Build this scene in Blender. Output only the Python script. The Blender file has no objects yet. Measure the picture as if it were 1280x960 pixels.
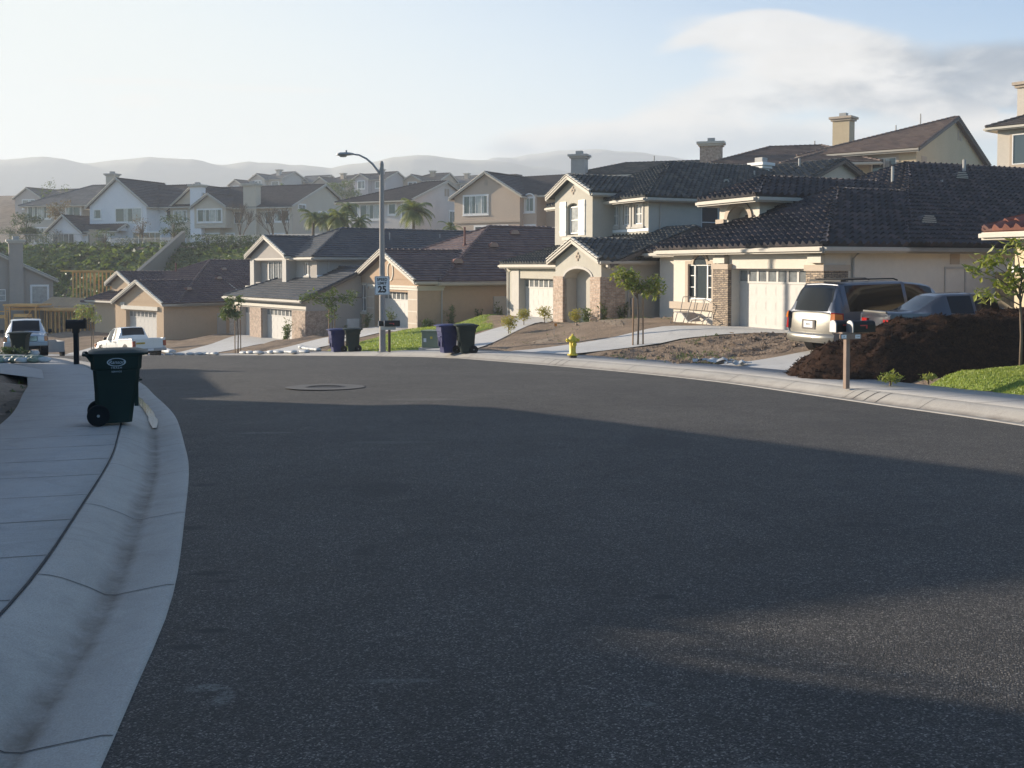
import bpy, bmesh, math, random
from mathutils import Vector, Matrix, noise
import numpy as np
def catmull(P,step=.5):
    P=np.array(P,float); Q=np.vstack([2*P[0]-P[1],P,2*P[-1]-P[-2]]); out=[]
    for i in range(1,len(Q)-2):
        p0,p1,p2,p3=Q[i-1],Q[i],Q[i+1],Q[i+2]
        n=max(2,int(np.linalg.norm(p2-p1)/.5))
        for k in range(n):
            t=k/n
            out.append(.5*((2*p1)+(-p0+p2)*t+(2*p0-5*p1+4*p2-p3)*t*t+(-p0+3*p1-3*p2+p3)*t**3))
    out.append(Q[-2]); out=np.array(out)
    s=np.concatenate([[0],np.cumsum(np.linalg.norm(np.diff(out,axis=0),axis=1))])
    m=max(2,int(s[-1]/step)); ss=np.linspace(0,s[-1],m+1)
    return np.stack([np.interp(ss,s,out[:,0]),np.interp(ss,s,out[:,1])],1)
RC=catmull([(9.6,-22),(9.6,-8),(9.3,0),(8.6,7),(7.35,14.3),(6.4,17.75),(5.7,20.3),(4.75,23.5),(3.34,26.7),(1.4,30.2),(-1.06,34.1),(-4.2,39),(-10,46.3),(-18.5,56),(-30,67.5),(-44,77),(-62,84),(-90,90),(-130,94)])
LC=catmull([(-.8,-22),(-.8,-8),(-.85,0),(-1.5,3.69),(-1.64,4.38),(-1.85,5.39),(-2.1,6.36),(-2.6,8.06),(-3.32,10.45),(-3.95,12.3),(-5.3,16),(-6.9,19.7),(-8.6,23.5),(-12.4,30.8),(-18.3,38.9),(-26.8,48.2),(-37,58),(-50,67.5),(-66,73.5),(-92,79.5),(-131,83.5)])
ZY=[(-60,2.6),(0,0),(32,-1.38),(36,-1.58),(39,-1.79),(42.5,-2.1),(46.3,-2.45),(51,-2.9),(56,-3.4),(62,-4.0),(69,-4.6),(76,-4.95),(85,-5.2),(100,-5.4),(200,-5.5)]
_zy=catmull(ZY,.5)
def zr(y): return np.interp(y,_zy[:,0],_zy[:,1])
TE=[(-400,118),(-130,128),(-75,130),(-50,124),(-25,108),(-5,92),(15,74),(27,61),(60,44),(120,20),(400,-60)]
TE=np.array(TE,float)
def near(P,C):
    P=np.atleast_2d(P); A=C[:-1]; D=C[1:]-A; L2=(D**2).sum(1)
    if len(P)<200:
        v=P[:,None,:]-A[None]; t=np.clip((v*D[None]).sum(2)/L2,0,1); q=v-t[...,None]*D[None]; d=np.hypot(q[...,0],q[...,1]); i=d.argmin(1); k=np.arange(len(P))
        cr=D[i,0]*v[k,i,1]-D[i,1]*v[k,i,0]; return np.sign(cr)*d[k,i], A[i,1]+t[k,i]*D[i,1]
    best=np.full(len(P),1e9); sd=np.zeros(len(P)); yc=np.zeros(len(P))
    for i in range(0,len(A)):
        v=P-A[i]; t=np.clip((v@D[i])/L2[i],0,1); q=v-t[:,None]*D[i]; d=np.hypot(q[:,0],q[:,1])
        m=d<best; cr=D[i][0]*v[:,1]-D[i][1]*v[:,0]
        best[m]=d[m]; sd[m]=(np.sign(cr)*d)[m]; yc[m]=(A[i][1]+t*D[i][1])[m]
    return sd,yc   # >0 = left of direction of travel
def sm(t): t=np.clip(t,0,1); return t*t*(3-2*t)
def ground(x,y,under=False):
    x=np.atleast_1d(np.asarray(x,float)); y=np.atleast_1d(np.asarray(y,float)); P=np.stack([x,y],1)
    s1,y1=near(P,RC); dr=-s1      # distance outside right curb
    s2,y2=near(P,LC); dl=s2       # outside left curb
    road=zr(y)
    rise=np.interp(y1,[0,20,31,42,50,60,80],[.35,.45,.62,.95,.85,.45,.5])
    zR=zr(y1)+.13+rise*sm((dr-2.4)/8.)
    zL=zr(y2)+.13+.25*sm((dl-2.6)/8.)
    w=np.where(dr>0,zR,np.where(dl>0,zL,road))
    if under:
        w=np.where((dr<2.5)&(dl<2.7),w-.35,w)
    yte=np.interp(x,TE[:,0],TE[:,1])
    zt=np.interp(x,[-80,-50,0,30],[4.3,4.0,3.6,4.2])
    k=sm((y-(yte-17))/17.)*(dr>0)
    w=w*(1-k)+zt*k
    hill=sm((y-165)/80.)*14*sm((130-abs(x+50))/60.)
    w=w+hill-sm((y-300)/250.)*25
    return w
# ---------------------------------------------------------------- helpers
random.seed(7)
R=math.radians
SC=bpy.context.scene; COL=SC.collection
def gz(x,y,under=False): return float(ground(x,y,under)[0])
def tag(o,label=None,cat=None,group=None,kind=None):
    if label: o['label']=label
    if cat: o['category']=cat
    if group: o['group']=group
    if kind: o['kind']=kind
    return o
def empty(name,loc,rz=0,label=None,cat=None,group=None):
    o=bpy.data.objects.new(name,None); COL.objects.link(o); o.location=loc; o.rotation_euler=(0,0,rz)
    o.empty_display_size=.2
    return tag(o,label,cat,group)
def copy_tree(o,parent=None):
    c=o.copy(); COL.objects.link(c); c.parent=parent
    for ch in list(o.children): copy_tree(ch,c)
    return c
class MB:
    def __init__(s): s.v=[]; s.f=[]
    def add(s,vs,fs):
        n=len(s.v); s.v+= [tuple(p) for p in vs]; s.f+=[tuple(i+n for i in f) for f in fs]; return s
    def poly(s,*p): return s.add(p,[tuple(range(len(p)))])
    def box(s,x0,x1,y0,y1,z0,z1):
        if x0>x1:x0,x1=x1,x0
        if y0>y1:y0,y1=y1,y0
        return s.add([(x0,y0,z0),(x1,y0,z0),(x1,y1,z0),(x0,y1,z0),(x0,y0,z1),(x1,y0,z1),(x1,y1,z1),(x0,y1,z1)],
          [(0,3,2,1),(4,5,6,7),(0,1,5,4),(1,2,6,5),(2,3,7,6),(3,0,4,7)])
    def frus(s,a,b):  # two rings of same length bottom a, top b
        n=len(a); return s.add(list(a)+list(b),[tuple(range(n))[::-1],tuple(range(n,2*n))]+[(i,(i+1)%n,n+(i+1)%n,n+i) for i in range(n)])
    def tube(s,pts,rad,n=8,cap=True):
        pts=[Vector(p) for p in pts]; 
        if not hasattr(rad,'__len__'): rad=[rad]*len(pts)
        vs=[];fs=[]
        up=Vector((0,0,1))
        for i,p in enumerate(pts):
            d=(pts[min(i+1,len(pts)-1)]-pts[max(i-1,0)]).normalized()
            a=d.cross(up if abs(d.z)<.95 else Vector((1,0,0))).normalized(); b=d.cross(a)
            for k in range(n):
                t=2*math.pi*k/n; vs.append(p+(a*math.cos(t)+b*math.sin(t))*rad[i])
        for i in range(len(pts)-1):
            for k in range(n):
                q=(k+1)%n; fs.append((i*n+k,i*n+q,(i+1)*n+q,(i+1)*n+k))
        if cap: fs.append(tuple(range(n))[::-1]); fs.append(tuple(range((len(pts)-1)*n,len(pts)*n)))
        return s.add(vs,fs)
    def beam(s,a,b,w,h):
        a=Vector(a);b=Vector(b);d=(b-a).normalized(); up=Vector((0,0,1)) if abs(d.z)<.95 else Vector((0,1,0))
        x=d.cross(up).normalized()*w/2; y=x.cross(d).normalized()*h/2
        return s.add([a-x-y,a+x-y,a+x+y,a-x+y,b-x-y,b+x-y,b+x+y,b-x+y],[(0,1,2,3),(7,6,5,4),(0,4,5,1),(1,5,6,2),(2,6,7,3),(3,7,4,0)])
    def build(s,name,mat,parent=None,smooth=False,bevel=0,auto=None,loc=None):
        me=bpy.data.meshes.new(name); me.from_pydata(s.v,[],s.f); 
        me.materials.append(mat)
        if smooth or auto: me.shade_smooth()
        me.update()
        o=bpy.data.objects.new(name,me); COL.objects.link(o)
        if parent is not None: o.parent=parent
        if loc: o.location=loc
        if auto:
            bm=bmesh.new(); bm.from_mesh(me); bmesh.ops.remove_doubles(bm,verts=bm.verts,dist=1e-4)
            for e in bm.edges:
                if len(e.link_faces)==2 and e.calc_face_angle(0)>R(auto): e.smooth=False
            bm.to_mesh(me); bm.free()
        if bevel:
            m=o.modifiers.new('bevel','BEVEL'); m.width=bevel; m.segments=2; m.limit_method='ANGLE'
        return o
def recalc(o):
    bm=bmesh.new(); bm.from_mesh(o.data); bmesh.ops.recalc_face_normals(bm,faces=bm.faces); bm.to_mesh(o.data); bm.free(); return o
def text(name,body,size,mat,parent,loc,rot,ext=.003,align='CENTER',sx=1,shear=0,spacing=1,off=0):
    c=bpy.data.curves.new(name,'FONT'); c.body=body; c.size=size; c.extrude=ext; c.align_x=align; c.align_y='CENTER'; c.shear=shear; c.space_character=spacing
    c.materials.append(mat); o=bpy.data.objects.new(name,c); COL.objects.link(o); 
    if off: c.offset=off
    bpy.context.view_layer.update(); me=bpy.data.meshes.new_from_object(o.evaluated_get(bpy.context.evaluated_depsgraph_get())); me.name=name; bpy.data.objects.remove(o); bpy.data.curves.remove(c)
    o=bpy.data.objects.new(name,me); COL.objects.link(o); o.parent=parent; o.location=loc; o.rotation_euler=rot; o.scale=(sx,1,1); return o
# ---------------------------------------------------------------- materials
def mat(name): 
    m=bpy.data.materials.new(name); m.use_nodes=True; nt=m.node_tree; b=nt.nodes['Principled BSDF']; return m,nt,b
def N(nt,t,**k):
    n=nt.nodes.new(t)
    for a,v in k.items():
        if a in n.inputs: n.inputs[a].default_value=v
        else: setattr(n,a,v)
    return n
def mth(nt,op,a,b=None,c=None):
    n=nt.nodes.new('ShaderNodeMath'); n.operation=op
    for i,v in enumerate((a,b,c)):
        if v is None: continue
        if isinstance(v,(int,float)): n.inputs[i].default_value=v
        else: nt.links.new(v,n.inputs[i])
    return n.outputs[0]
def mixc(nt,f,a,b,bt='MIX'):
    n=nt.nodes.new('ShaderNodeMix'); n.data_type='RGBA'; n.blend_type=bt
    for i,v in ((0,f),(6,a),(7,b)):
        if isinstance(v,(int,float)): n.inputs[i].default_value=v
        elif isinstance(v,(tuple,list)): n.inputs[i].default_value=(*v[:3],1)
        else: nt.links.new(v,n.inputs[i])
    return n.outputs[2]
def ramp(nt,fac,*st):
    n=nt.nodes.new('ShaderNodeValToRGB'); nt.links.new(fac,n.inputs[0]); e=n.color_ramp.elements
    while len(e)<len(st): e.new(.5)
    for i,(p,c) in enumerate(st):
        e[i].position=p; e[i].color=(c,c,c,1) if isinstance(c,(int,float)) else (*c,1)
    return n.outputs[0]
def noi(nt,scale,detail=4,rough=.6,vec=None,dist=0):
    n=N(nt,'ShaderNodeTexNoise'); n.inputs['Scale'].default_value=scale; n.inputs['Detail'].default_value=detail; n.inputs['Roughness'].default_value=rough; n.inputs['Distortion'].default_value=dist
    nt.links.new(vec or coords(nt),n.inputs['Vector']); return n.outputs[0]
def coords(nt,kind='Object'):
    for n in nt.nodes:
        if n.bl_idname=='ShaderNodeTexCoord': return n.outputs[kind]
    return nt.nodes.new('ShaderNodeTexCoord').outputs[kind]
def bump(nt,b,h,strength=.3,dist=.01):
    n=nt.nodes.new('ShaderNodeBump'); n.inputs['Strength'].default_value=strength; n.inputs['Distance'].default_value=dist
    nt.links.new(h,n.inputs['Height']); nt.links.new(n.outputs[0],b.inputs['Normal'])
def sc(c,k): return tuple(min(1,x*k) for x in c)
def m_noise(name,c,var=.18,s1=.6,s2=9,rough=.85,bs=60,bst=.25,bd=.004,spec=.3):
    m,nt,b=mat(name); n1=noi(nt,s1,5); n2=noi(nt,s2,4)
    f=mth(nt,'ADD',mth(nt,'MULTIPLY',n1,.6),mth(nt,'MULTIPLY',n2,.4))
    col=ramp(nt,f,(.3,sc(c,1-var)),(.7,sc(c,1+var))); nt.links.new(col,b.inputs['Base Color'])
    b.inputs['Roughness'].default_value=rough; b.inputs['Specular IOR Level'].default_value=spec
    if bst: bump(nt,b,noi(nt,bs,3),bst,bd)
    return m
_st={}
def stucco(c):
    k=tuple(round(x,3) for x in c)
    if k not in _st: _st[k]=m_noise('stucco',c,.09,.35,5,.92,45,.5,.012,.15)
    return _st[k]
def flat(name,c,rough=.6,metal=0,spec=.5,coat=0,var=.06):
    m,nt,b=mat(name); b.inputs['Roughness'].default_value=rough; b.inputs['Metallic'].default_value=metal; b.inputs['Specular IOR Level'].default_value=spec
    b.inputs['Coat Weight'].default_value=coat; b.inputs['Coat Roughness'].default_value=.06
    col=ramp(nt,noi(nt,3,5),(.3,sc(c,1-var)),(.7,sc(c,1+var))); nt.links.new(col,b.inputs['Base Color']); return m
def tile_mat(name,c1,c2,c3,rough=.62):
    m,nt,b=mat(name); g=N(nt,'ShaderNodeNewGeometry').outputs['Random Per Island']
    col=ramp(nt,g,(0,c1),(.5,c2),(1,c3)); n=noi(nt,.8,5); n2=noi(nt,14,3)
    col=mixc(nt,1,col,ramp(nt,mth(nt,'ADD',mth(nt,'MULTIPLY',n,.6),mth(nt,'MULTIPLY',n2,.4)),(.3,.72),(.7,1.25)),'MULTIPLY')
    nt.links.new(col,b.inputs['Base Color']); b.inputs['Roughness'].default_value=rough; b.inputs['Specular IOR Level'].default_value=.4
    bump(nt,b,noi(nt,40,3),.3,.006); return m
def leaf_mat(name,c1,c2,tr=.35):
    m,nt,b=mat(name); g=N(nt,'ShaderNodeNewGeometry').outputs['Random Per Island']
    col=ramp(nt,g,(0,c1),(1,c2)); nt.links.new(col,b.inputs['Base Color']); b.inputs['Roughness'].default_value=.5
    t=N(nt,'ShaderNodeBsdfTranslucent'); nt.links.new(mixc(nt,1,col,(1.0,1.0,.45),'MULTIPLY'),t.inputs[0])
    mx=N(nt,'ShaderNodeMixShader'); mx.inputs[0].default_value=tr
    nt.links.new(b.outputs[0],mx.inputs[1]); nt.links.new(t.outputs[0],mx.inputs[2]); nt.links.new(mx.outputs[0],nt.nodes['Material Output'].inputs[0]); return m
def brick_mat(name,c1,c2,mortar,bw=.22,bh=.075,stone=False):
    m,nt,b=mat(name); sx=N(nt,'ShaderNodeSeparateXYZ'); nt.links.new(coords(nt),sx.inputs[0])
    u=mth(nt,'ADD',sx.outputs[0],sx.outputs[1]); cb=N(nt,'ShaderNodeCombineXYZ'); nt.links.new(u,cb.inputs[0]); nt.links.new(sx.outputs[2],cb.inputs[1])
    vec=cb.outputs[0]
    if stone:
        nz=N(nt,'ShaderNodeTexNoise'); nz.inputs['Scale'].default_value=5; nt.links.new(vec,nz.inputs['Vector'])
        va=nt.nodes.new('ShaderNodeVectorMath'); va.operation='MULTIPLY_ADD'; nt.links.new(nz.outputs[1],va.inputs[0]); va.inputs[1].default_value=(.14,.05,0); nt.links.new(vec,va.inputs[2]); vec=va.outputs[0]
    br=N(nt,'ShaderNodeTexBrick'); nt.links.new(vec,br.inputs['Vector']); br.inputs['Scale'].default_value=1
    br.inputs['Brick Width'].default_value=bw; br.inputs['Row Height'].default_value=bh; br.inputs['Mortar Size'].default_value=.01 if not stone else .012; br.inputs['Bias'].default_value=0
    br.inputs['Color1'].default_value=(*c1,1); br.inputs['Color2'].default_value=(*c2,1); br.inputs['Mortar'].default_value=(*mortar,1)
    col=mixc(nt,1,br.outputs[0],ramp(nt,noi(nt,6,5),(.3,.6),(.7,1.35)),'MULTIPLY'); nt.links.new(col,b.inputs['Base Color']); b.inputs['Roughness'].default_value=.85
    bump(nt,b,mth(nt,'ADD',mth(nt,'SUBTRACT',1,br.outputs[1]),mth(nt,'MULTIPLY',noi(nt,14,4),.6)),.9,.03 if stone else .012); return m
M={}
M['white']=flat('white_paint',(.74,.72,.68),.45); M['cream_trim']=flat('cream_trim',(.50,.46,.385),.65)
M['beige_trim']=flat('beige_trim',(.42,.34,.26),.8); M['grey_trim']=flat('grey_trim',(.42,.39,.35),.75); M['dark_trim']=flat('dark_trim',(.1,.085,.075),.7)
M['door_white']=flat('door_white',(.45,.425,.39),.6); M['fascia']=flat('fascia_paint',(.40,.36,.30),.6); M['glass']=flat('window_glass',(.045,.055,.06),.06,0,.8); M['glass_lt']=flat('window_glass_blinds',(.34,.34,.32),.12,0,.8,var=.3)
M['glass_mid']=flat('window_glass_curtain',(.16,.17,.17),.1,0,.8,var=.35)
M['flash']=flat('flashing',(.72,.72,.70),.35); M['vent_metal']=flat('vent_metal',(.33,.32,.3),.6)
M['brick']=brick_mat('brick_veneer',(.36,.23,.16),(.46,.33,.24),(.42,.38,.32)); M['stone']=brick_mat('stone_veneer',(.42,.32,.22),(.22,.17,.13),(.09,.075,.06),.24,.07,True)
M['block']=brick_mat('block_wall',(.45,.34,.2),(.38,.28,.16),(.25,.2,.14),.42,.2)
M['t_black']=tile_mat('roof_tile_charcoal',(.010,.010,.014),(.026,.024,.029),(.065,.048,.046)); M['t_green']=tile_mat('roof_tile_slate',(.014,.02,.022),(.03,.038,.04),(.075,.072,.062))
M['t_plum']=tile_mat('roof_tile_plum',(.055,.032,.038),(.085,.05,.052),(.12,.075,.07)); M['t_blue']=tile_mat('roof_tile_blue_grey',(.026,.033,.045),(.04,.048,.06),(.06,.062,.07))
M['t_brown']=tile_mat('roof_tile_brown',(.09,.06,.048),(.12,.08,.065),(.15,.105,.08)); M['t_red']=tile_mat('roof_tile_red',(.17,.065,.045),(.24,.095,.065),(.15,.085,.07))
M['t_grey']=tile_mat('roof_tile_grey',(.10,.095,.09),(.13,.125,.12),(.16,.15,.14)); M['t_dark']=tile_mat('roof_tile_dark',(.03,.025,.026),(.045,.036,.035),(.06,.05,.047))
M['vent_red']=flat('vent_terracotta',(.16,.05,.035),.7)
M['leafA']=leaf_mat('leaf_bright',(.17,.23,.04),(.36,.36,.08)); M['leafB']=leaf_mat('leaf_dark',(.035,.065,.02),(.09,.13,.04)); M['leafC']=leaf_mat('leaf_palm',(.12,.16,.05),(.26,.28,.10))
M['leafD']=leaf_mat('leaf_yellow',(.30,.30,.05),(.50,.42,.10)); M['leafE']=leaf_mat('leaf_autumn',(.22,.13,.08),(.14,.13,.07)); M['leafF']=leaf_mat('leaf_mid',(.07,.12,.03),(.16,.20,.055))
M['bark']=m_noise('bark',(.16,.12,.085),.3,3,20,.9,40,.6,.01); M['stake']=m_noise('stake_wood',(.30,.19,.11),.2,2,20,.8,30,.3,.004)
M['lumber']=m_noise('lumber',(.72,.39,.13),.22,1.5,8,.75,30,.2,.003); M['plywood']=m_noise('plywood',(.46,.30,.17),.2,1,6,.8,30,.2,.003)
def asphalt():
    m,nt,b=mat('asphalt'); c=coords(nt)
    vo=N(nt,'ShaderNodeTexVoronoi'); vo.inputs['Scale'].default_value=140; nt.links.new(c,vo.inputs['Vector'])
    g=N(nt,'ShaderNodeSeparateColor'); nt.links.new(vo.outputs['Color'],g.inputs[0])
    agg=ramp(nt,g.outputs[0],(0,.28),(.62,.85),(.88,1.8),(1,4.6))
    big=ramp(nt,noi(nt,.35,8,.75),(.3,.70),(.7,1.32)); mid=ramp(nt,noi(nt,2.4,6,.75),(.3,.78),(.7,1.22)); fine=ramp(nt,noi(nt,30,5,.85),(.32,.5),(.68,1.55))
    col=mixc(nt,1,(.051,.0465,.0415),agg,'MULTIPLY'); col=mixc(nt,1,col,big,'MULTIPLY'); col=mixc(nt,1,col,mid,'MULTIPLY'); col=mixc(nt,1,col,fine,'MULTIPLY')
    sx=N(nt,'ShaderNodeSeparateXYZ'); nt.links.new(c,sx.inputs[0]); wob=mth(nt,'MULTIPLY',mth(nt,'SUBTRACT',noi(nt,11,6,.85),.5),2.6); brk=ramp(nt,noi(nt,45,5,.85),(.42,0),(.58,1))
    def ell(x,y,rx,ry,k,base):
        dx=mth(nt,'DIVIDE',mth(nt,'SUBTRACT',sx.outputs[0],x),rx); dy=mth(nt,'DIVIDE',mth(nt,'SUBTRACT',sx.outputs[1],y),ry)
        d=mth(nt,'ADD',mth(nt,'ADD',mth(nt,'POWER',dx,2),mth(nt,'POWER',dy,2)),wob)
        f=mth(nt,'MULTIPLY',ramp(nt,d,(.4,1),(.95,0)),min(1,abs(k)*1.15)); f=f if k>0 else mth(nt,'MULTIPLY',mth(nt,'MULTIPLY',f,brk),1.5); return mixc(nt,f,base,(.014,.014,.015) if k>0 else (.20,.20,.185))
    for x,y,rx,ry,k in STAINS: col=ell(x,y,rx,ry,k,col)
    nt.links.new(col,b.inputs['Base Color']); b.inputs['Roughness'].default_value=.72; b.inputs['Specular IOR Level'].default_value=.42
    bump(nt,b,mth(nt,'ADD',mth(nt,'MULTIPLY',vo.outputs['Distance'],-1),noi(nt,60,3)),.9,.011); return m
def concrete(name,c,dirt=None,var=.13):
    m,nt,b=mat(name); c0=ramp(nt,mth(nt,'ADD',mth(nt,'MULTIPLY',noi(nt,.7,6,.7),.6),mth(nt,'MULTIPLY',noi(nt,7,5,.7),.4)),(.3,sc(c,1-var)),(.7,sc(c,1+var)))
    sp=ramp(nt,noi(nt,120,2),(.35,.85),(.65,1.12)); c0=mixc(nt,1,c0,sp,'MULTIPLY')
    st=ramp(nt,noi(nt,.9,5,.75,dist=1.5),(.52,0),(.72,.55)); c0=mixc(nt,st,c0,sc(c,.6))
    gr=ramp(nt,noi(nt,55,3,.7),(.62,0),(.70,.6)); c0=mixc(nt,mth(nt,'MULTIPLY',gr,ramp(nt,noi(nt,1.7,4),(.45,0),(.65,1))),c0,(.08,.07,.06))
    if dirt:
        a=N(nt,'ShaderNodeAttribute',attribute_name='gut'); f=mth(nt,'MULTIPLY',a.outputs['Fac'],ramp(nt,noi(nt,4,6,.75),(.3,.25),(.65,1))); c0=mixc(nt,f,c0,dirt)
    nt.links.new(c0,b.inputs['Base Color']); b.inputs['Roughness'].default_value=.82; bump(nt,b,noi(nt,90,4),.35,.004); return m
# ---------------------------------------------------------------- the ground, road, kerbs
STAINS=[(-1.2,9.2,.3,.5,.4),(1.8,12.5,.5,.9,.35),(-1.0,6.9,.1,.22,.45),(2.6,7.6,.3,.12,.4),(.55,4.15,.05,.03,-.5),(1.5,4.6,.04,.02,-.5),(-2.45,7.7,.16,.09,.75),(-1.9,6.35,.13,.07,.8),(-2.15,6.05,.12,.06,.7),(-1.75,6.15,.09,.05,.7),(-1.55,5.2,.11,.05,.8),(-1.6,4.95,.10,.05,.7),
 (.85,5.7,.07,.06,.8),(-2.9,9.6,.16,.1,.6),(-1.33,4.4,.12,.05,-.55),(-1.22,4.28,.05,.1,-.5),(-.5,4.45,.22,.03,-.35),(-2.1,4.3,.06,.03,-.4),(.9,3.55,.16,.05,-.3),(-1.5,12.5,.6,.16,-.22),(-3.3,13.6,.5,.12,-.3),(-1.6,18.4,.9,.3,-.2),(.6,27,1.2,.12,-.25)]
def normals(C):
    d=np.gradient(C,axis=0); d/=np.linalg.norm(d,axis=1)[:,None]; return np.stack([-d[:,1],d[:,0]],1)
NR=-normals(RC); NL=normals(LC)     # outward of the road
def set_struct(o): o['kind']='structure'; return o
def build_road():
    n=520; tr=np.linspace(0,1,n)
    # pair the two kerbs by nearest crossing direction
    def samp(C,t): 
        i=t*(len(C)-1); return np.stack([np.interp(i,range(len(C)),C[:,0]),np.interp(i,range(len(C)),C[:,1])],1)
    A=samp(LC,tr); Bp=samp(RC,tr); K=12; mb=MB()
    for i in range(n):
        for k in range(K+1):
            t=k/K; p=A[i]*(1-t)+Bp[i]*t; mb.v.append((p[0],p[1],float(zr(p[1]))+.0+ .05*4*t*(1-t)))
    for i in range(n-1):
        for k in range(K): a=i*(K+1)+k; mb.f.append((a,a+1,a+K+2,a+K+1))
    set_struct(mb.build('road',asphalt(),smooth=True))
build_road()
PROF=[(-.02,-.06,0),(0.0,.010,0),(.04,.014,0),(.27,-.016,.3),(.33,-.026,1),(.39,-.018,.75),(.47,.03,.12),(.62,.10,0),(.69,.122,0),(.74,.13,0),(.76,.13,0),(.76,-.1,0)]
def sweep(C,NN,prof,name,m):
    mb=MB(); at=[]; z=zr(C[:,1]); K=len(prof)
    for i in range(len(C)):
        for d,dz,g in prof:
            mb.v.append((C[i,0]+NN[i,0]*d,C[i,1]+NN[i,1]*d,float(z[i])+dz)); at.append(g)
    for i in range(len(C)-1):
        for k in range(K-1):
            a=i*K+k; mb.f.append((a,a+1,a+K+1,a+K))
    o=mb.build(name,m); o.data.attributes.new('gut','FLOAT','POINT').data.foreach_set('value',at)
    recalc(o); o.data.shade_smooth()
    return set_struct(o)
mk=concrete('kerb_concrete',(.365,.34,.30),(.13,.105,.08)); ms=concrete('sidewalk_concrete',(.32,.31,.295)); md=concrete('driveway_concrete',(.50,.485,.455),var=.09)
mj=flat('joint_dark',(.05,.047,.045),.95)
kR=sweep(RC,NR,PROF,'kerb',mk); kL=sweep(LC,NL,PROF,'kerb',mk)
swp=lambda w:[(.775,-.1,0),(.775,.132,0),(1.4,.137,0),(w,.145,0),(w,-.15,0)]
sR=sweep(RC,NR,swp(2.4),'sidewalk',ms); sL=sweep(LC,NL,swp(2.3),'sidewalk',ms)
def joints(C,NN,every,d0,d1,prof,name,par,w=.010,extra=()):
    mb=MB(); s=np.concatenate([[0],np.cumsum(np.hypot(*np.diff(C,axis=0).T))])
    ds=[d for d in sorted(set([d0,d1]+[p[0] for p in prof if d0<p[0]<d1]))]
    pz=lambda d: np.interp(d,[p[0] for p in prof[1:-1]],[p[1] for p in prof[1:-1]])
    def at(q,d):
        x=np.interp(q,s,C[:,0]); y=np.interp(q,s,C[:,1]); nx=np.interp(q,s,NN[:,0]); ny=np.interp(q,s,NN[:,1])
        return (x+nx*d,y+ny*d,float(zr(y))+float(pz(d))+.0035)
    qs=[q+random.uniform(-.03,.03) for q in np.arange(1.2,s[-1]-1,every)]+list(extra)
    for q in qs:
        ww=w*random.uniform(.7,1.2)
        for a,b in zip(ds[:-1],ds[1:]): mb.poly(at(q-ww/2,a),at(q+ww/2,a),at(q+ww/2,b),at(q-ww/2,b))
    return mb,s
def arc_at(C,y):
    s=np.concatenate([[0],np.cumsum(np.hypot(*np.diff(C,axis=0).T))]); return float(np.interp(y,C[:,1],s))
for C,NN,par,sw,W in ((RC,NR,kR,sR,2.4),(LC,NL,kL,sL,2.3)):
    ex=[]
    if C is RC:
        for yy in (18.4,30.6,40.6): ex+=[arc_at(C,yy)+k*.36 for k in range(3)]
    mb,s=joints(C,NN,2.25,0.0,.75,PROF,'j',par); 
    mb.build('joint',mj,par)['kind']='structure'
    if ex: 
        m2,_=joints(C,NN,1e9,.36,.74,PROF,'j',par,.03,ex); m2.build('groove',mj,par)['kind']='structure'
    mb,_=joints(C,NN,1.1,.78,W-.01,swp(W),'j',sw,.012); mb.build('joint',mj,sw)['kind']='structure'
    mb=MB(); z=zr(C[:,1])
    for i in range(len(C)):
        wv=.004+.004*random.random()
        for d in (.767-wv,.767+wv): mb.v.append((C[i,0]+NN[i,0]*d,C[i,1]+NN[i,1]*d,float(z[i])+.137))
    for i in range(len(C)-1): mb.f.append((2*i,2*i+1,2*i+3,2*i+2))
    mb.build('long_joint',mj,sw)['kind']='structure'
# houses near the street: local frame x along the facade (0 = corner nearest the camera, negative away), y inward
HP={'E':((10.16,33.3,-.56),24),'D':((4.38,50.,-1.16),26),'C':((-5.67,61.95,-2.18),31),'B':((-13.48,67.,-3.38),38),'A':((-26.56,78.,-3.96),48),'N':((13.25,27.0,-.25),24)}
PADS=[('E',-11,0,0,20),('D',-11,0,0,20),('C',-16,0,0,20),('B',-14,0,0,20),('A',-15,0,0,18),('N',0,10,0,18)]
def gground(x,y,under=False):
    z=ground(x,y,under); x=np.atleast_1d(x); y=np.atleast_1d(y)
    for k,x0,x1,y0,y1 in PADS:
        o,a=HP[k]; a=R(a); dx=x-o[0]; dy=y-o[1]; lx=dx*math.sin(a)-dy*math.cos(a); ly=dx*math.cos(a)+dy*math.sin(a)
        ex=np.maximum(np.maximum(x0-lx,lx-x1),0); ey=np.maximum(np.maximum(y0-ly,ly-y1),0); d=np.hypot(ex,ey)
        w=1-sm((d-.6)/3.5); z=z*(1-w)+(o[2]-.03)*w
    return z
def gz(x,y): return float(gground(x,y)[0])
def axis_pts(segs):
    out=[]
    for a,b,s in segs: out+=list(np.arange(a,b,s))
    return np.array(out+[segs[-1][1]])
gx=axis_pts([(-4000,-600,340),(-600,-160,40),(-160,-70,6),(-70,40,1.25),(40,90,4),(90,300,30),(300,4000,370)])
gy=axis_pts([(-300,-30,45),(-30,-5,5),(-5,140,1.25),(140,340,10),(340,700,60),(700,5000,430)])
XX,YY=np.meshgrid(gx,gy); ZZ=gground(XX.ravel(),YY.ravel(),True)
mb=MB(); mb.v=list(zip(XX.ravel().tolist(),YY.ravel().tolist(),(ZZ+(np.random.RandomState(3).rand(len(ZZ))-.5)*.05).tolist())); nx=len(gx)
for j in range(len(gy)-1):
    for i in range(nx-1): a=j*nx+i; mb.f.append((a,a+1,a+nx+1,a+nx))
mdirt=m_noise('dirt',(.26,.195,.14),.42,.7,7,.95,14,1,.09,.1)
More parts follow.
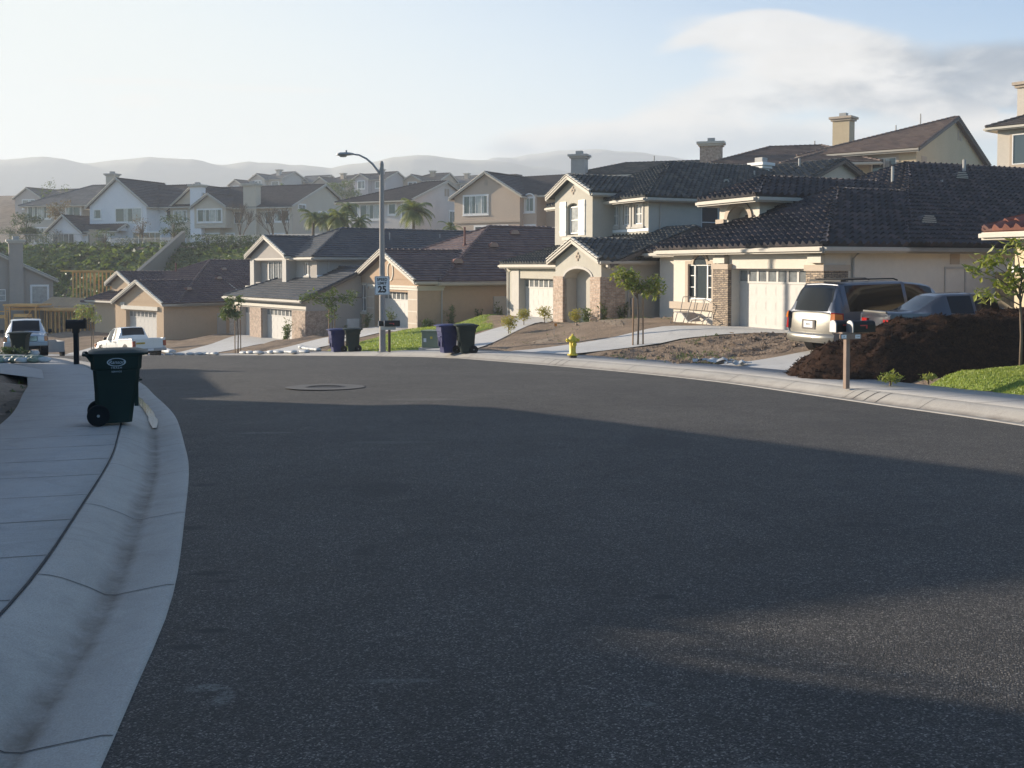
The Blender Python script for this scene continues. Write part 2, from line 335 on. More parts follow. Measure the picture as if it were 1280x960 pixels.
set_struct(mb.build('ground',mdirt,smooth=True))
def inpoly(x,y,P):
    c=False; n=len(P)
    for i in range(n):
        x1,y1=P[i]; x2,y2=P[(i+1)%n]
        if (y1>y)!=(y2>y) and x<(x2-x1)*(y-y1)/(y2-y1)+x1: c=not c
    return c
def sheet(name,P,m,dz=.03,step=1.0,kind='structure',bumpf=None,drop=True,label=None,cat=None,smooth=True,build=True,thick=0):
    bm=bmesh.new(); f=bm.faces.new([bm.verts.new((x,y,0)) for x,y in P])
    if f.normal.z<0: f.normal_flip()
    xs=[p[0] for p in P]; ys=[p[1] for p in P]
    for ax,lo,hi in ((0,min(xs),max(xs)),(1,min(ys),max(ys))):
        v=lo+step
        while v<hi:
            co=[0,0,0]; no=[0,0,0]; co[ax]=v; no[ax]=1
            bmesh.ops.bisect_plane(bm,geom=bm.verts[:]+bm.edges[:]+bm.faces[:],plane_co=co,plane_no=no); v+=step
    vs=list(bm.verts); X=np.array([v.co.x for v in vs]); Y=np.array([v.co.y for v in vs]); Z=gground(X,Y)+dz
    PP=np.stack([X,Y],1)
    if bumpf is not None or thick:
        # distance to the outline
        A=np.array(P,float); dist=np.full(len(X),1e9)
        for i in range(len(A)):
            a=A[i]; b=A[(i+1)%len(A)]; d=b-a; t=np.clip(((PP-a)@d)/(d@d),0,1); q=PP-a-t[:,None]*d; dist=np.minimum(dist,np.hypot(q[:,0],q[:,1]))
        if bumpf is not None: Z=Z+np.array([bumpf(x,y,dd) for x,y,dd in zip(X,Y,dist)])
    if name=='path': pass
    elif name!='driveway':
        a1,_=near(PP,RC); a2,_=near(PP,LC); Z=np.where((-a1<2.42)|(a2<2.36),Z-.14-abs(dz),Z)
    else:
        a1,_=near(PP,RC); Z=np.where(-a1<2.3,Z-.12,Z)
    for v,z in zip(vs,Z): v.co.z=float(z)
    me=bpy.data.meshes.new(name); bm.to_mesh(me); bm.free(); me.materials.append(m)
    if smooth: me.shade_smooth()
    o=bpy.data.objects.new(name,me); COL.objects.link(o); return tag(o,label,cat,None,kind)
def fbm(x,y,s,seed=0,o=4): return noise.fractal(Vector((x*s,y*s,seed)),1.,2.,o)
def hw(k,x,y):
    o,a=HP[k]; a=R(a); return (o[0]+math.sin(a)*x+math.cos(a)*y, o[1]-math.cos(a)*x+math.sin(a)*y)
# driveways
sheet('driveway',[(-.9,36.3),(1.2,37.5),(5.7,38.7),hw('E',-5.2,-.1),hw('E',-5,.6),hw('E',-.5,.6),hw('E',-.4,-.1),(5.8,35.2),(2.84,34.5),(.9,33.2)],md,.03)
sheet('driveway',[(4.7,26.9),(8.2,29.2),(14,32.2),(19,29),(17,25),(8.9,22.6),(6.3,23.3)],md,.03)
sheet('driveway',[(-5.3,41.3),(-2.9,44.5),(-.35,48.2),hw('D',-9.3,0),hw('D',-9.2,.6),hw('D',-4.6,.6),hw('D',-4.5,-.2),(1.4,48.3),(-.2,44),(-2.1,38.4)],md,.03)
sheet('driveway',[(-13.6,54.0),(-11.2,51.2),(-7.2,56.5),hw('C',-1,-.3),hw('C',-1,.6),hw('C',-6,.6),hw('C',-6,-.3),(-10.5,61.5)],md,.03)
sheet('driveway',[(-21.4,62.0),(-17.2,58.3),hw('B',-1.8,-.3),hw('B',-1.8,.6),hw('B',-10.4,.6),hw('B',-10.4,-.3)],md,.03)
sheet('driveway',[(-31.5,71.6),(-26.2,67.6),hw('A',-.9,-.2),hw('A',-.9,.6),hw('A',-6,.6),hw('A',-6,-.2)],md,.03)
sheet('path',[(-10.5,22.9),(-12.64,25.2),(-18.5,31.6),(-20.5,37.5),(-15.6,31.2),(-12.15,26.4)],ms,.022,.3)
# planted and bare patches
mgrass=m_noise('grass_soil',(.22,.28,.06),.3,.8,12,.95,60,.9,.03,.1)
def mound(h,seed,amp=.12,s=1.6,edge=.7):
    return lambda x,y,d: sm(d/edge)*(h+amp*fbm(x,y,s,seed)+amp*.45*fbm(x,y,s*4,seed+3))+ (0 if d>.02 else -.03)
dirt1=sheet('dirt_bed',[(2.2,32.4),(3.1,34.3),(5.85,34.9),(9.2,34.0),(10.0,33.1),(9.6,31.6),(8.3,29.6),(6.4,28.6),(4.65,27.4),(3.5,29.6)],m_noise('dug_dirt',(.22,.165,.12),.35,.8,7,.95,20,1,.06,.1),.03,.16,'structure',mound(.16,5,.16,.9))
dirt2=sheet('dirt_bed',[(-1.0,39.2),(.2,44),(1.6,48.2),(3.2,50.2),hw('D',.6,-.3),hw('D',.6,6),(9.5,48),(8.4,43),hw('E',-9.4,-.4),(6.1,39.2),(1.2,38.0),(-.6,37.2)],m_noise('yard_dirt',(.285,.225,.165),.28,.5,5,.95,16,1,.05,.1),.03,.3,'structure',mound(.10,9,.13,.5,1.5))
dirt3=sheet('dirt_bed',[(-10.9,51.6),(-7.0,56.3),hw('C',-.7,-.3),(-5.3,57.9),(-9.0,51.6),(-9.6,49.9)],mdirt,.03,.4,'structure',mound(.15,11,.12,.7,1.2))
dirt4=sheet('dirt_bed',[(-17.0,58.1),(-13.9,54.4),(-10.9,61.7),hw('C',-9,-.5),hw('C',-15,-.5),hw('B',-.5,-.4),hw('B',-1.6,-.6)],mdirt,.03,.4,'structure',mound(.25,12,.14,.6,1.5))
left_dirt=sheet('dirt_bed',[(-6.5,13.0),(-10.3,22.6),(-12.5,24.9),(-18.3,31.2),(-24,31),(-20,10),(-12,4),(-6,8.0)],m_noise('left_dirt',(.13,.105,.08),.35,.8,7,.95,20,1,.05,.1),.03,.35,'structure',mound(-.02,15,.06,.9,.5))
lawns=[]
def lawn(P,dz,h,label,step=.6,seed=2,dens=55,bl=.055,amp=.03):
    bl*=.62; dens*=1.6
    o=sheet('lawn',P,mgrass,dz,step,'stuff',mound(h,seed,amp,.8,.6)); o['label']=label; o['category']='lawn'
    me=o.data; me.calc_loop_triangles(); rnd=random.Random(seed); mb=MB()
    for t in me.loop_triangles:
        a,b,c=[me.vertices[i].co for i in t.vertices]; n=t.area*dens; k=int(n)+(rnd.random()<n%1)
        for _ in range(k):
            u,v=rnd.random(),rnd.random()
            if u+v>1:u,v=1-u,1-v
            p=a+(b-a)*u+(c-a)*v; an=rnd.uniform(0,6.28); d=Vector((math.cos(an),math.sin(an),0)); w=bl*.35; h=bl*rnd.uniform(.6,1.5)
            q=p+Vector((rnd.uniform(-1,1)*h*.5,rnd.uniform(-1,1)*h*.5,h)); mb.poly(p-d*w,p+d*w,q)
    g=mb.build('grass_blades',M_grass,o); g['kind']='stuff'; return o
M_grass=leaf_mat('grass_blade',(.20,.27,.05),(.36,.40,.10),.4)
lawn([(-9.5,49.8),(-8.9,51.4),(-5.2,57.7),hw('C',.3,-.4),hw('C',.3,3),hw('D',-11,1),hw('D',-11,-.5),(-.5,48.3),(-3.05,44.6),(-5.4,41.6)],.03,.18,'green lawn rising from the lamp post towards the tan house wall',.6,2,70,.09,.05)
lawn([(-2.3,39.0),(-.25,44),(1.3,48),(0.2,44.0),(-1.1,39.5)],.03,.06,'narrow strip of dark grass beside the driveway and utility box',.4,3,120,.07)
lawn([(8.0,20.4),(8.3,19.0),(9.8,17.2),(14,13),(18,14),(16,22.5),(12.2,21.9),(9.8,21.2)],.03,.42,'bright green lawn mound below the staked tree at the right',.3,4,900,.05,.05)
lawn([(-12.6,27.4),(-15.7,31.5),(-20.3,37.6),(-26,44),(-21,42),(-16.5,34.5)],.03,.04,'dark grass patch beside the pile of green bags',.5,5,150,.06)
# green slope below the terrace houses
yte=lambda x: float(np.interp(x,TE[:,0],TE[:,1]))
sp=[(x,yte(x)-.8) for x in range(-125,31,5)]; sp2=[(x,yte(x)-17) for x in range(30,-126,-5)]
slope=sheet('ground_cover',sp+sp2,m_noise('slope_green',(.13,.155,.05),.4,.15,1.5,.95,5,1,.1,.1),.05,1.3,'stuff',lambda x,y,d: sm(d/1.5)*(.25+.35*fbm(x,y,.35,4)))
slope['label']='green ground cover on the bank below the upper row of houses'; slope['category']='ground cover'
rnd=random.Random(5); mb=MB()
for _ in range(9000):
    x=rnd.uniform(-100,5); y=yte(x)-rnd.uniform(1,16.5); z=gz(x,y)+.25+.25*fbm(x,y,.35,4)
    s=rnd.uniform(.12,.34)*(1.5 if fbm(x,y,.15,8)>.15 else .9)
    for _k in range(3):
        c=Vector((x+rnd.uniform(-.3,.3),y+rnd.uniform(-.3,.3),z+rnd.uniform(0,.35))); a=Vector((rnd.uniform(-1,1),rnd.uniform(-1,1),rnd.uniform(-.4,.8))).normalized()*s; b=a.cross(Vector((rnd.uniform(-1,1),rnd.uniform(-1,1),1))).normalized()*s*.7
        mb.poly(c-a,c-b,c+a,c+b)
g=mb.build('leaf_clumps',M['leafF'],slope); g['kind']='stuff'
# far hills
def ridge(name,pts,dist,depth,col,seed,foot=-30):
    m=m_noise(name+'_scrub',col,.15,.01,.05,.95,.2,.4,2,.05); mb=MB(); xs=np.arange(pts[0][0],pts[-1][0]+.1,6.)
    K=10
    for X in xs:
        px=X/dist*1280+640; py=np.interp(px,[p[2] for p in pts],[p[1] for p in pts]) if False else 0
        h=np.interp(X,[p[0] for p in pts],[p[1] for p in pts])
        for k in range(-K,K+1):
            t=k/K; hh=foot+(h-foot)*(1-abs(t)**1.15)
            n1=fbm(X,k*depth/K,.006,seed,6)*22*(1-abs(t))*abs(t)*2.2 + fbm(X,0,.02,seed+1,5)*2.2*(1 if k==0 else .5)
            mb.v.append((X,dist+t*depth,hh+n1))
    W=2*K+1
    for i in range(len(xs)-1):
        for k in range(W-1): a=i*W+k; mb.f.append((a,a+W,a+W+1,a+1))
    return set_struct(mb.build(name,m,smooth=True))
def rp(px,py,D): return ((px-640)/1280*D,1.65+(333-py)/1280*D)
r1=[(-200,214),(-60,204),(0,200),(30,199),(58,196),(78,198),(105,205),(135,202),(190,197),(240,200),(270,206),(310,203),(350,204),(400,210),(415,211),(430,207),(480,200),(520,194),(540,195),(570,200),(600,201),(640,204),(670,209),(700,213),(760,222),(900,240),(1200,250),(1400,255)]
r2=[(400,240),(560,212),(600,204),(618,197),(640,198),(665,194),(690,190),(720,187),(760,188),(800,192),(850,198),(900,205),(950,212),(1050,222),(1400,215)]
ridge('hills',[rp(x,y,1200) for x,y in r1],1200,260,(.27,.27,.23),1)
ridge('mountains',[rp(x,y,1350) for x,y in r2],1350,140,(.27,.28,.27),2)
# ---------------------------------------------------------------- houses
def F(y0): return lambda u,w,z:(u,y0-w,z)
def S(x0): return lambda u,w,z:(x0+w,u,z)
def L(x0): return lambda u,w,z:(x0-w,u,z)
def pbox(mb,pl,u0,u1,w0,w1,z0,z1):
    c=[pl(u,w,z) for z in (z0,z1) for u,w in ((u0,w0),(u1,w0),(u1,w1),(u0,w1))]
    mb.add(c,[(0,3,2,1),(4,5,6,7),(0,1,5,4),(1,2,6,5),(2,3,7,6),(3,0,4,7)])
def panel(mb,pl,u0,u1,z0,z1,holes=(),depth=.14):
    us=sorted(set([u0,u1]+[h[i] for h in holes for i in (0,1) if u0<h[i]<u1])); zs=sorted(set([z0,z1]+[h[i] for h in holes for i in (2,3) if z0<h[i]<z1]))
    for a,b in zip(us[:-1],us[1:]):
        for c,d in zip(zs[:-1],zs[1:]):
            if any(h[0]<=(a+b)/2<=h[1] and h[2]<=(c+d)/2<=h[3] for h in holes): continue
            mb.poly(pl(a,0,c),pl(b,0,c),pl(b,0,d),pl(a,0,d))
    for h in holes:
        dp=h[4] if len(h)>4 else depth; a,b,c,d=h[:4]
        for (p,q) in (((a,c),(b,c)),((b,c),(b,d)),((b,d),(a,d)),((a,d),(a,c))):
            mb.poly(pl(p[0],0,p[1]),pl(q[0],0,q[1]),pl(q[0],-dp,q[1]),pl(p[0],-dp,p[1]))
        mb.poly(pl(a,-dp-.01,c),pl(b,-dp-.01,c),pl(b,-dp-.01,d),pl(a,-dp-.01,d))
def tiles(mb,poly,tw=.3,tl=.36,style='S'):
    P=[Vector(p) for p in poly]; n=(P[1]-P[0]).cross(P[2]-P[0]).normalized()
    if n.z<0:n=-n
    u=Vector((0,0,1)).cross(n).normalized(); v=n.cross(u)
    if v.z<0:v=-v;u=-u
    o=P[0]; uv=[((p-o).dot(u),(p-o).dot(v)) for p in P]; v0=min(q[1] for q in uv); v1=max(q[1] for q in uv)
    def span(vv):
        xs=[]; vv=min(max(vv,v0+1e-4),v1-1e-4)
        for i in range(len(uv)):
            a,b=uv[i],uv[(i+1)%len(uv)]
            if (a[1]-vv)*(b[1]-vv)<=0 and abs(a[1]-b[1])>1e-7: xs.append(a[0]+(b[0]-a[0])*(vv-a[1])/(b[1]-a[1]))
        return (min(xs),max(xs)) if len(xs)>1 else (0,0)
    if style=='S': tw*=1.1; tl*=1.12; pr=[(0,0),(.14,.06),(.36,.13),(.58,.07),(.72,.0),(1,0)]
    elif style=='M': pr=[(0,0),(.3,.07),(.6,.0),(1,0)]
    else: pr=[(0.01,.0),(.99,0)]
    slab_n=n*-.13
    mb.frus([tuple(p+slab_n) for p in P],[tuple(p) for p in P])
    vv=v0-.04; r=0; rise=.06 if style!='F' else .055
    while vv<v1:
        vb,vt=vv,min(vv+tl+.02,v1); a0,b0=span(vb); a1,b1=span(vt); lo=min(a0,a1);hi=max(b0,b1); sh=(r%2)*tw*.5 if style=='F' else 0
        k=math.floor((lo-sh)/tw)
        while k*tw+sh<hi:
            jz=random.uniform(0,.008); pts=[];ok=False
            for t,h in pr:
                uu=(k+t)*tw+sh; ub=min(max(uu,a0),b0); ut=min(max(uu,a1),b1)
                pts.append((ub,ut,h))
            if pts[-1][0]-pts[0][0]>.02 or pts[-1][1]-pts[0][1]>.02:
                m=len(pts); vs=[o+u*p[0]+v*vb+n*(p[2]+rise+jz) for p in pts]+[o+u*p[1]+v*vt+n*(p[2]+.004+jz*.3) for p in pts]+[o+u*p[0]+v*vb+n*(.0) for p in pts]
                fs=[(i,i+1,m+i+1,m+i) for i in range(m-1)]+[(2*m+i,2*m+i+1,i+1,i) for i in range(m-1)]
                mb.add(vs,fs)
            k+=1
        vv+=tl; r+=1
def caps(mb,a,b,r=.13,sp=.38,n=5):
    a=Vector(a);b=Vector(b); L_=(b-a).length
    if L_<.1:return
    d=(b-a)/L_; x=d.cross(Vector((0,0,1))).normalized(); y=x.cross(d).normalized()
    if y.z<0:y=-y
    k=0
    while k*sp<L_:
        p=a+d*(k*sp); q=a+d*min(k*sp+sp*1.04,L_+.05); vs=[]
        for P_,rr,lift in ((p,r*1.08,.045),(q,r*.95,.02)):
            for i in range(n+1):
                t=math.pi*i/n; vs.append(P_+x*math.cos(t)*rr+y*(math.sin(t)*rr*.8+lift-.05))
        mb.add(vs,[(i,i+1,n+2+i,n+1+i) for i in range(n)]+[tuple(range(n+1))]); k+=1
class House:
    wc=0
    def __init__(s,name,loc,ang,wall,roof,label,cat='house',group=None,trim='cream_trim',style='S',tw=.3,tl=.36):
        s.root=empty(name,loc,R(ang)-math.pi/2,label,cat,group); s.wm=stucco(wall); s.rm=M[roof]; s.tm=M[trim]; s.style=style; s.tw=tw; s.tl=tl
        s.w=MB(); s.r=MB(); s.t=MB(); s.cap=.13; s.wins=[]
    def walls(s,x0,x1,y0,y1,z0,z1,front=(),side=(),left=(),depth=.14):
        panel(s.w,F(y0),x0,x1,z0,z1,front,depth); panel(s.w,S(x1),y0,y1,z0,z1,side,depth); panel(s.w,L(x0),y0,y1,z0,z1,left,depth)
        s.w.poly((x0,y1,z0),(x1,y1,z0),(x1,y1,z1),(x0,y1,z1)); s.w.poly((x0,y0,z1),(x1,y0,z1),(x1,y1,z1),(x0,y1,z1))
    def roof(s,x0,x1,y0,y1,ze,pitch,axis='y',ends=('h','h'),oh=.5,fascia=.2,rake=.35,skip=(),dark=False):
        if axis=='y': s0,s1,t0,t1=y0,y1,x0,x1; m=lambda a,b,z:(b,a,z)
        else: s0,s1,t0,t1=x0,x1,y0,y1; m=lambda a,b,z:(a,b,z)
        tm=(t0+t1)/2; H=(t1-t0)/2; zr_=ze+pitch*H; zl=ze-pitch*oh
        e0=s0-(oh if ends[0]=='h' else rake); e1=s1+(oh if ends[1]=='h' else rake)
        r0=s0+H if ends[0]=='h' else e0; r1=s1-H if ends[1]=='h' else e1
        up=.13; 
        q=lambda a,b,z:m(a,b,z+up)
        if 'a' not in skip: tiles(s.r,[q(e0,t0-oh,zl),q(e1,t0-oh,zl),q(r1,tm,zr_),q(r0,tm,zr_)],s.tw,s.tl,s.style)
        if 'b' not in skip: tiles(s.r,[q(e0,t1+oh,zl),q(e1,t1+oh,zl),q(r1,tm,zr_),q(r0,tm,zr_)],s.tw,s.tl,s.style)
        caps(s.r,q(r0,tm,zr_+.02),q(r1,tm,zr_+.02),s.cap)
        for e,r_,k,sg in ((e0,r0,ends[0],-1),(e1,r1,ends[1],1)):
            if k=='h':
                tiles(s.r,[q(e,t0-oh,zl),q(e,t1+oh,zl),q(r_,tm,zr_)],s.tw,s.tl,s.style)
                for t in (t0-oh,t1+oh): caps(s.r,q(e,t,zl+.03),q(r_,tm,zr_+.03),s.cap)
                b=[m(e,t0-oh,0),m(e,t1+oh,0)]
                s.fboard(m(e,t0-oh,zl),m(e,t1+oh,zl),fascia,m(sg,0,0))
            else:
                # gable wall + rake boards + rake tiles
                sw=s0 if sg<0 else s1
                s.w.poly(m(sw,t0,ze),m(sw,t1,ze),m(sw,tm,zr_))
                T_=MB() if dark else s.t
                if dark: s.t2.append(T_)
                for t in (t0-oh,t1+oh):
                    a=Vector(m(e,t,zl)); b_=Vector(m(e,tm,zr_)); od=Vector(m(sg,0,0))*.05
                    f=fascia; T_.add([a+Vector((0,0,up-.02)),b_+Vector((0,0,up-.02)),b_+Vector((0,0,up-.02-f)),a+Vector((0,0,up-.02-f)),a+od+Vector((0,0,up-.02)),b_+od+Vector((0,0,up-.02)),b_+od+Vector((0,0,up-.02-f)),a+od+Vector((0,0,up-.02-f))],[(0,1,2,3),(7,6,5,4),(0,4,5,1),(1,5,6,2),(2,6,7,3),(3,7,4,0)])
                    f2=f*.45; od2=od*1.9; zz=Vector((0,0,up-.02)); T_.add([a+zz+od,b_+zz+od,b_+zz-Vector((0,0,f2))+od,a+zz-Vector((0,0,f2))+od,a+zz+od2,b_+zz+od2,b_+zz-Vector((0,0,f2))+od2,a+zz-Vector((0,0,f2))+od2],[(0,1,2,3),(7,6,5,4),(0,4,5,1),(1,5,6,2),(2,6,7,3),(3,7,4,0)])
                    q_=MB(); (s.dk if dark else s.rks).append(q_); caps(q_,a+Vector((0,0,up+.05))+od*.3,b_+Vector((0,0,up+.05))+od*.3,.10,.34)
        for t,sg in ((t0-oh,-1),(t1+oh,1)): s.fboard(m(e0,t,zl),m(e1,t,zl),fascia,m(0,sg,0))
        # soffit
        s.t.add([m(e0,t0-oh,zl-.02),m(e1,t0-oh,zl-.02),m(e1,t1+oh,zl-.02),m(e0,t1+oh,zl-.02)],[(0,1,2,3)]) if ends==('h','h') else None
    rk=None
    def fboard(s,a,b,h,out):
        a=Vector(a);b=Vector(b);o=Vector(out)
        for w0,w1,z0,z1 in ((0,.05,.08-h,.08),(.05,.15,-.06,.05)):
            c=[]
            for z in (z0,z1):
                for p,w in ((a,w0),(b,w0),(b,w1),(a,w1)): c.append(p+o*w+Vector((0,0,z)))
            s.t.add(c,[(0,3,2,1),(4,5,6,7),(0,1,5,4),(1,2,6,5),(2,3,7,6),(3,0,4,7)])
    def window(s,pl,u0,u1,z0,z1,cols=1,rows=1,glass='glass',trim=None,tw=.1,dep=.1,sill=True,fr=.06,gridy=0,sash=False,name='window'):
        f=MB(); d=-dep; t=fr
        for a,b,c,e in ((u0,u0+t,z0,z1),(u1-t,u1,z0,z1),(u0+t,u1-t,z0,z0+t),(u0+t,u1-t,z1-t,z1)): pbox(f,pl,a,b,d,d+.06,c,e)
        for i in range(1,cols):
            u=u0+(u1-u0)*i/cols; pbox(f,pl,u-t*.45,u+t*.45,d,d+.05,z0+t,z1-t)
        for i in range(1,rows):
            z=z0+(z1-z0)*i/rows; pbox(f,pl,u0+t,u1-t,d,d+.045,z-t*.35,z+t*.35)
        if gridy:
            n=gridy
            for i in range(1,n): 
                u=u0+(u1-u0)*i/n; pbox(f,pl,u-.012,u+.012,d,d+.03,z0+t,z1-t)
        fo=f.build(name,M['white'],s.root)
        g=MB(); nc=max(cols,2) if glass=='mix' else 1; a0=u0+t*.5; ww=(u1-u0-t)/nc
        for i in range(nc):
            e=(ww*.45 if glass=='mix' and (i+s.wc)%2 else ww) if nc>1 else ww
            g.poly(pl(a0+i*ww,d+.015,z0+t*.5),pl(a0+i*ww+e,d+.015,z0+t*.5),pl(a0+i*ww+e,d+.015,z1-t*.5),pl(a0+i*ww,d+.015,z1-t*.5))
            if e<ww: g.poly(pl(a0+i*ww+e,d+.015,z0+t*.5),pl(a0+(i+1)*ww,d+.015,z0+t*.5),pl(a0+(i+1)*ww,d+.015,z1-t*.5),pl(a0+i*ww+e,d+.015,z1-t*.5))
        go=g.build('pane',M['glass_lt' if glass=='mix' else glass],fo)
        if glass=='mix':
            go.data.materials.append(M['glass'])
            k=0
            for i in range(nc):
                if (i+s.wc)%2: go.data.polygons[k].material_index=0; go.data.polygons[k+1].material_index=1; k+=2
                else: go.data.polygons[k].material_index=1 if nc<3 or i==0 else 0; k+=1
            s.wc+=1
        if trim:
            q=MB()
            for a,b,c,e in ((u0-tw,u0,z0-tw,z1+tw),(u1,u1+tw,z0-tw,z1+tw),(u0,u1,z1,z1+tw),(u0,u1,z0-tw,z0)): pbox(q,pl,a,b,-.02,.045,c,e)
            if sill: pbox(q,pl,u0-tw-.05,u1+tw+.05,-.02,.09,z0-tw-.07,z0-tw+.02)
            q.build('trim',M[trim],fo)
        return fo
    def garage(s,pl,u0,u1,z1,dep=.6,cols=8,rows=3,z0=0):
        d=-dep+.02; mb=MB(); pbox(mb,pl,u0,u1,d-.05,d,z0,z1); H=(z1-z0)/4; W=(u1-u0)/cols
        for r in range(3):
            for c in range(cols):
                a=u0+c*W+W*.14;b=u0+(c+1)*W-W*.14;e=z0+r*H+H*.17;f=z0+(r+1)*H-H*.17
                pbox(mb,pl,a,b,d,d+.003,e,f); pbox(mb,pl,a+.05,b-.05,d+.003,d+.007,e+.05,f-.05)
        for r in range(1,4): pbox(mb,pl,u0,u1,d,d+.006,z0+r*H-.008,z0+r*H+.008)
        top=z0+3*H
        for c in range(cols): 
            for a,b,e,f in ((u0+c*W,u0+c*W+W*.1,top,z1),(u0+(c+1)*W-W*.1,u0+(c+1)*W,top,z1),(u0+c*W+W*.1,u0+(c+1)*W-W*.1,top,top+.07),(u0+c*W+W*.1,u0+(c+1)*W-W*.1,z1-.07,z1)): pbox(mb,pl,a,b,d,d+.03,e,f)
        g=mb.build('garage_door',M['door_white'],s.root)
        w=MB()
        for c in range(cols): w.poly(*[pl(a,d+.008,z) for a,z in ((u0+c*W+W*.1,top+.07),(u0+(c+1)*W-W*.1,top+.07),(u0+(c+1)*W-W*.1,z1-.07),(u0+c*W+W*.1,z1-.07))])
        w.build('window_row',M['glass_mid'],g)
    def part(s,name,mb,m,**k): return mb.build(name,M[m] if isinstance(m,str) else m,s.root,**k)
    def column(s,x0,x1,y0,y1,z0,z1,m='stone',cap='beige_trim',name='column',ch=.18):
        c=MB().box(x0,x1,y0,y1,z0,z1).build(name,M[m],s.root)
        if cap: MB().box(x0-.05,x1+.05,y0-.05,y1+.05,z1,z1+ch).build('capital',M[cap],c)
    def chimney(s,x0,x1,y0,y1,z0,z1,m=None,cap='cream_trim',top=True):
        c=MB().box(x0,x1,y0,y1,z0,z1).build('chimney',m or s.wm,s.root); k=MB()
        k.box(x0-.12,x1+.12,y0-.12,y1+.12,z1-.18,z1-.02); k.box(x0-.24,x1+.24,y0-.24,y1+.24,z1-.02,z1+.16)
        k.build('chimney_cap',M[cap],c)
        if top:
            xm,ym=(x0+x1)/2,(y0+y1)/2; MB().box(xm-.28,xm+.28,ym-.25,ym+.25,z1+.16,z1+.48).build('flue',M['vent_metal'],c)
    def pipe(s,x,y,z0,z1,r=.05,m='vent_metal'):
        mb=MB().tube([(x,y,z0),(x,y,z1)],r,8); mb.tube([(x,y,z0),(x,y,z0+.18)],[r*2.4,r*1.1],8); mb.build('vent_pipe',M[m],s.root,auto=40)
    def dvent(s,x,y,z,nrm,m='t_black',w=.75):
        # half round dormer vent facing nrm (unit xy)
        nx,ny=nrm; tx,ty=-ny,nx; mb=MB(); n=8; fr=[];bk=[]
        for i in range(n+1):
            t=math.pi*i/n; a=math.cos(t)*w/2; h=math.sin(t)*w*.42
            fr.append((x+tx*a+nx*.3,y+ty*a+ny*.3,z+h)); bk.append((x+tx*a*.2-nx*.55,y+ty*a*.2-ny*.55,z+.05+h*.6))
        mb.add(fr+bk,[tuple(range(n+1))]+[(i,i+1,n+2+i,n+1+i) for i in range(n)]); o=mb.build('roof_vent',M[m],s.root)
        q=MB()
        for k in range(4):
            h=.04+k*w*.09; a=math.sqrt(max(.02,1-(h/(w*.42))**2))*w*.42
            q.frus([(x+tx*sg*a+nx*dd,y+ty*sg*a+ny*dd,z+h) for sg,dd in ((-1,.30),(1,.30),(1,.33),(-1,.33))],[(x+tx*sg*a+nx*dd,y+ty*sg*a+ny*dd,z+h+.025) for sg,dd in ((-1,.30),(1,.30),(1,.33),(-1,.33))])
        q.build('louvre',M['cream_trim'],o)
    def louvre(s,pl,u0,u1,z0,z1):
        q=MB(); pbox(q,pl,u0,u1,0,.015,z0,z1); n=int((z1-z0)/.08)
        for i in range(n): z=z0+(z1-z0)*(i+.2)/n; pbox(q,pl,u0+.02,u1-.02,.015,.04,z,z+.03)
        s.part('wall_vent',q,'beige_trim')
    def downspout(s,pl,u,z0,z1):
        q=MB().tube([pl(u,.35,z1),pl(u,.3,z1-.12),pl(u,.06,z1-.3),pl(u,.05,z0)],.04,6); s.part('downspout',q,'grey_trim')
    def begin(s): s.rks=[]; s.dk=[]; s.t2=[]; return s
    def done(s):
        s.part('wall',s.w,s.wm); r=s.part('roof',s.r,s.rm)
        for q in s.rks: 
            if q.v: q.build('rake_tile_row',M['cream_trim'] if s.lightrake else s.rm,r)
        for q in s.dk:
            if q.v: q.build('rake_tile_row',s.rm,r)
        for q in s.t2: s.part('rake_board',q,'dark_trim')
        if s.t.v: s.part('fascia',s.t,s.tm)
        return s
    lightrake=True
def arch_fill(mb,pl,u0,u1,zs,zt,w0,w1,n=14,rise=None):
    # fills a rectangle top between zs and zt above a segmental arch
    um=(u0+u1)/2; a=(u1-u0)/2; rise=rise or (zt-zs)
    for i in range(n):
        t0=-1+2*i/n; t1=-1+2*(i+1)/n; p0=(um+a*t0,zs+rise*math.sqrt(max(0,1-t0*t0))); p1=(um+a*t1,zs+rise*math.sqrt(max(0,1-t1*t1)))
        c=[pl(p0[0],w,p0[1]) for w in (w0,)]+[pl(p1[0],w0,p1[1]),pl(p1[0],w0,zt+.001),pl(p0[0],w0,zt+.001)]
        d=[pl(p0[0],w1,p0[1]),pl(p1[0],w1,p1[1]),pl(p1[0],w1,zt+.001),pl(p0[0],w1,zt+.001)]
        mb.add(c+d,[(3,2,1,0),(4,5,6,7),(0,1,5,4)])
def arch_trim(mb,pl,u0,u1,zs,rise,t,w0,w1,n=16,legs=0):
    um=(u0+u1)/2; a=(u1-u0)/2; pts=[]
    for i in range(n+1):
        th=math.pi*(1-i/n); pts.append(((um+a*math.cos(th),zs+rise*math.sin(th)),(um+(a+t)*math.cos(th),zs+(rise+t)*math.sin(th))))
    for (i0,o0),(i1,o1) in zip(pts[:-1],pts[1:]):
        c=[pl(p[0],w,p[1]) for w in (w0,w1) for p in (i0,i1,o1,o0)]
        mb.add(c,[(0,1,2,3),(7,6,5,4),(0,4,5,1),(1,5,6,2),(2,6,7,3),(3,7,4,0)])
    if legs: pbox(mb,pl,u0-t,u0,w0,w1,zs-legs,zs); pbox(mb,pl,u1,u1+t,w0,w1,zs-legs,zs)
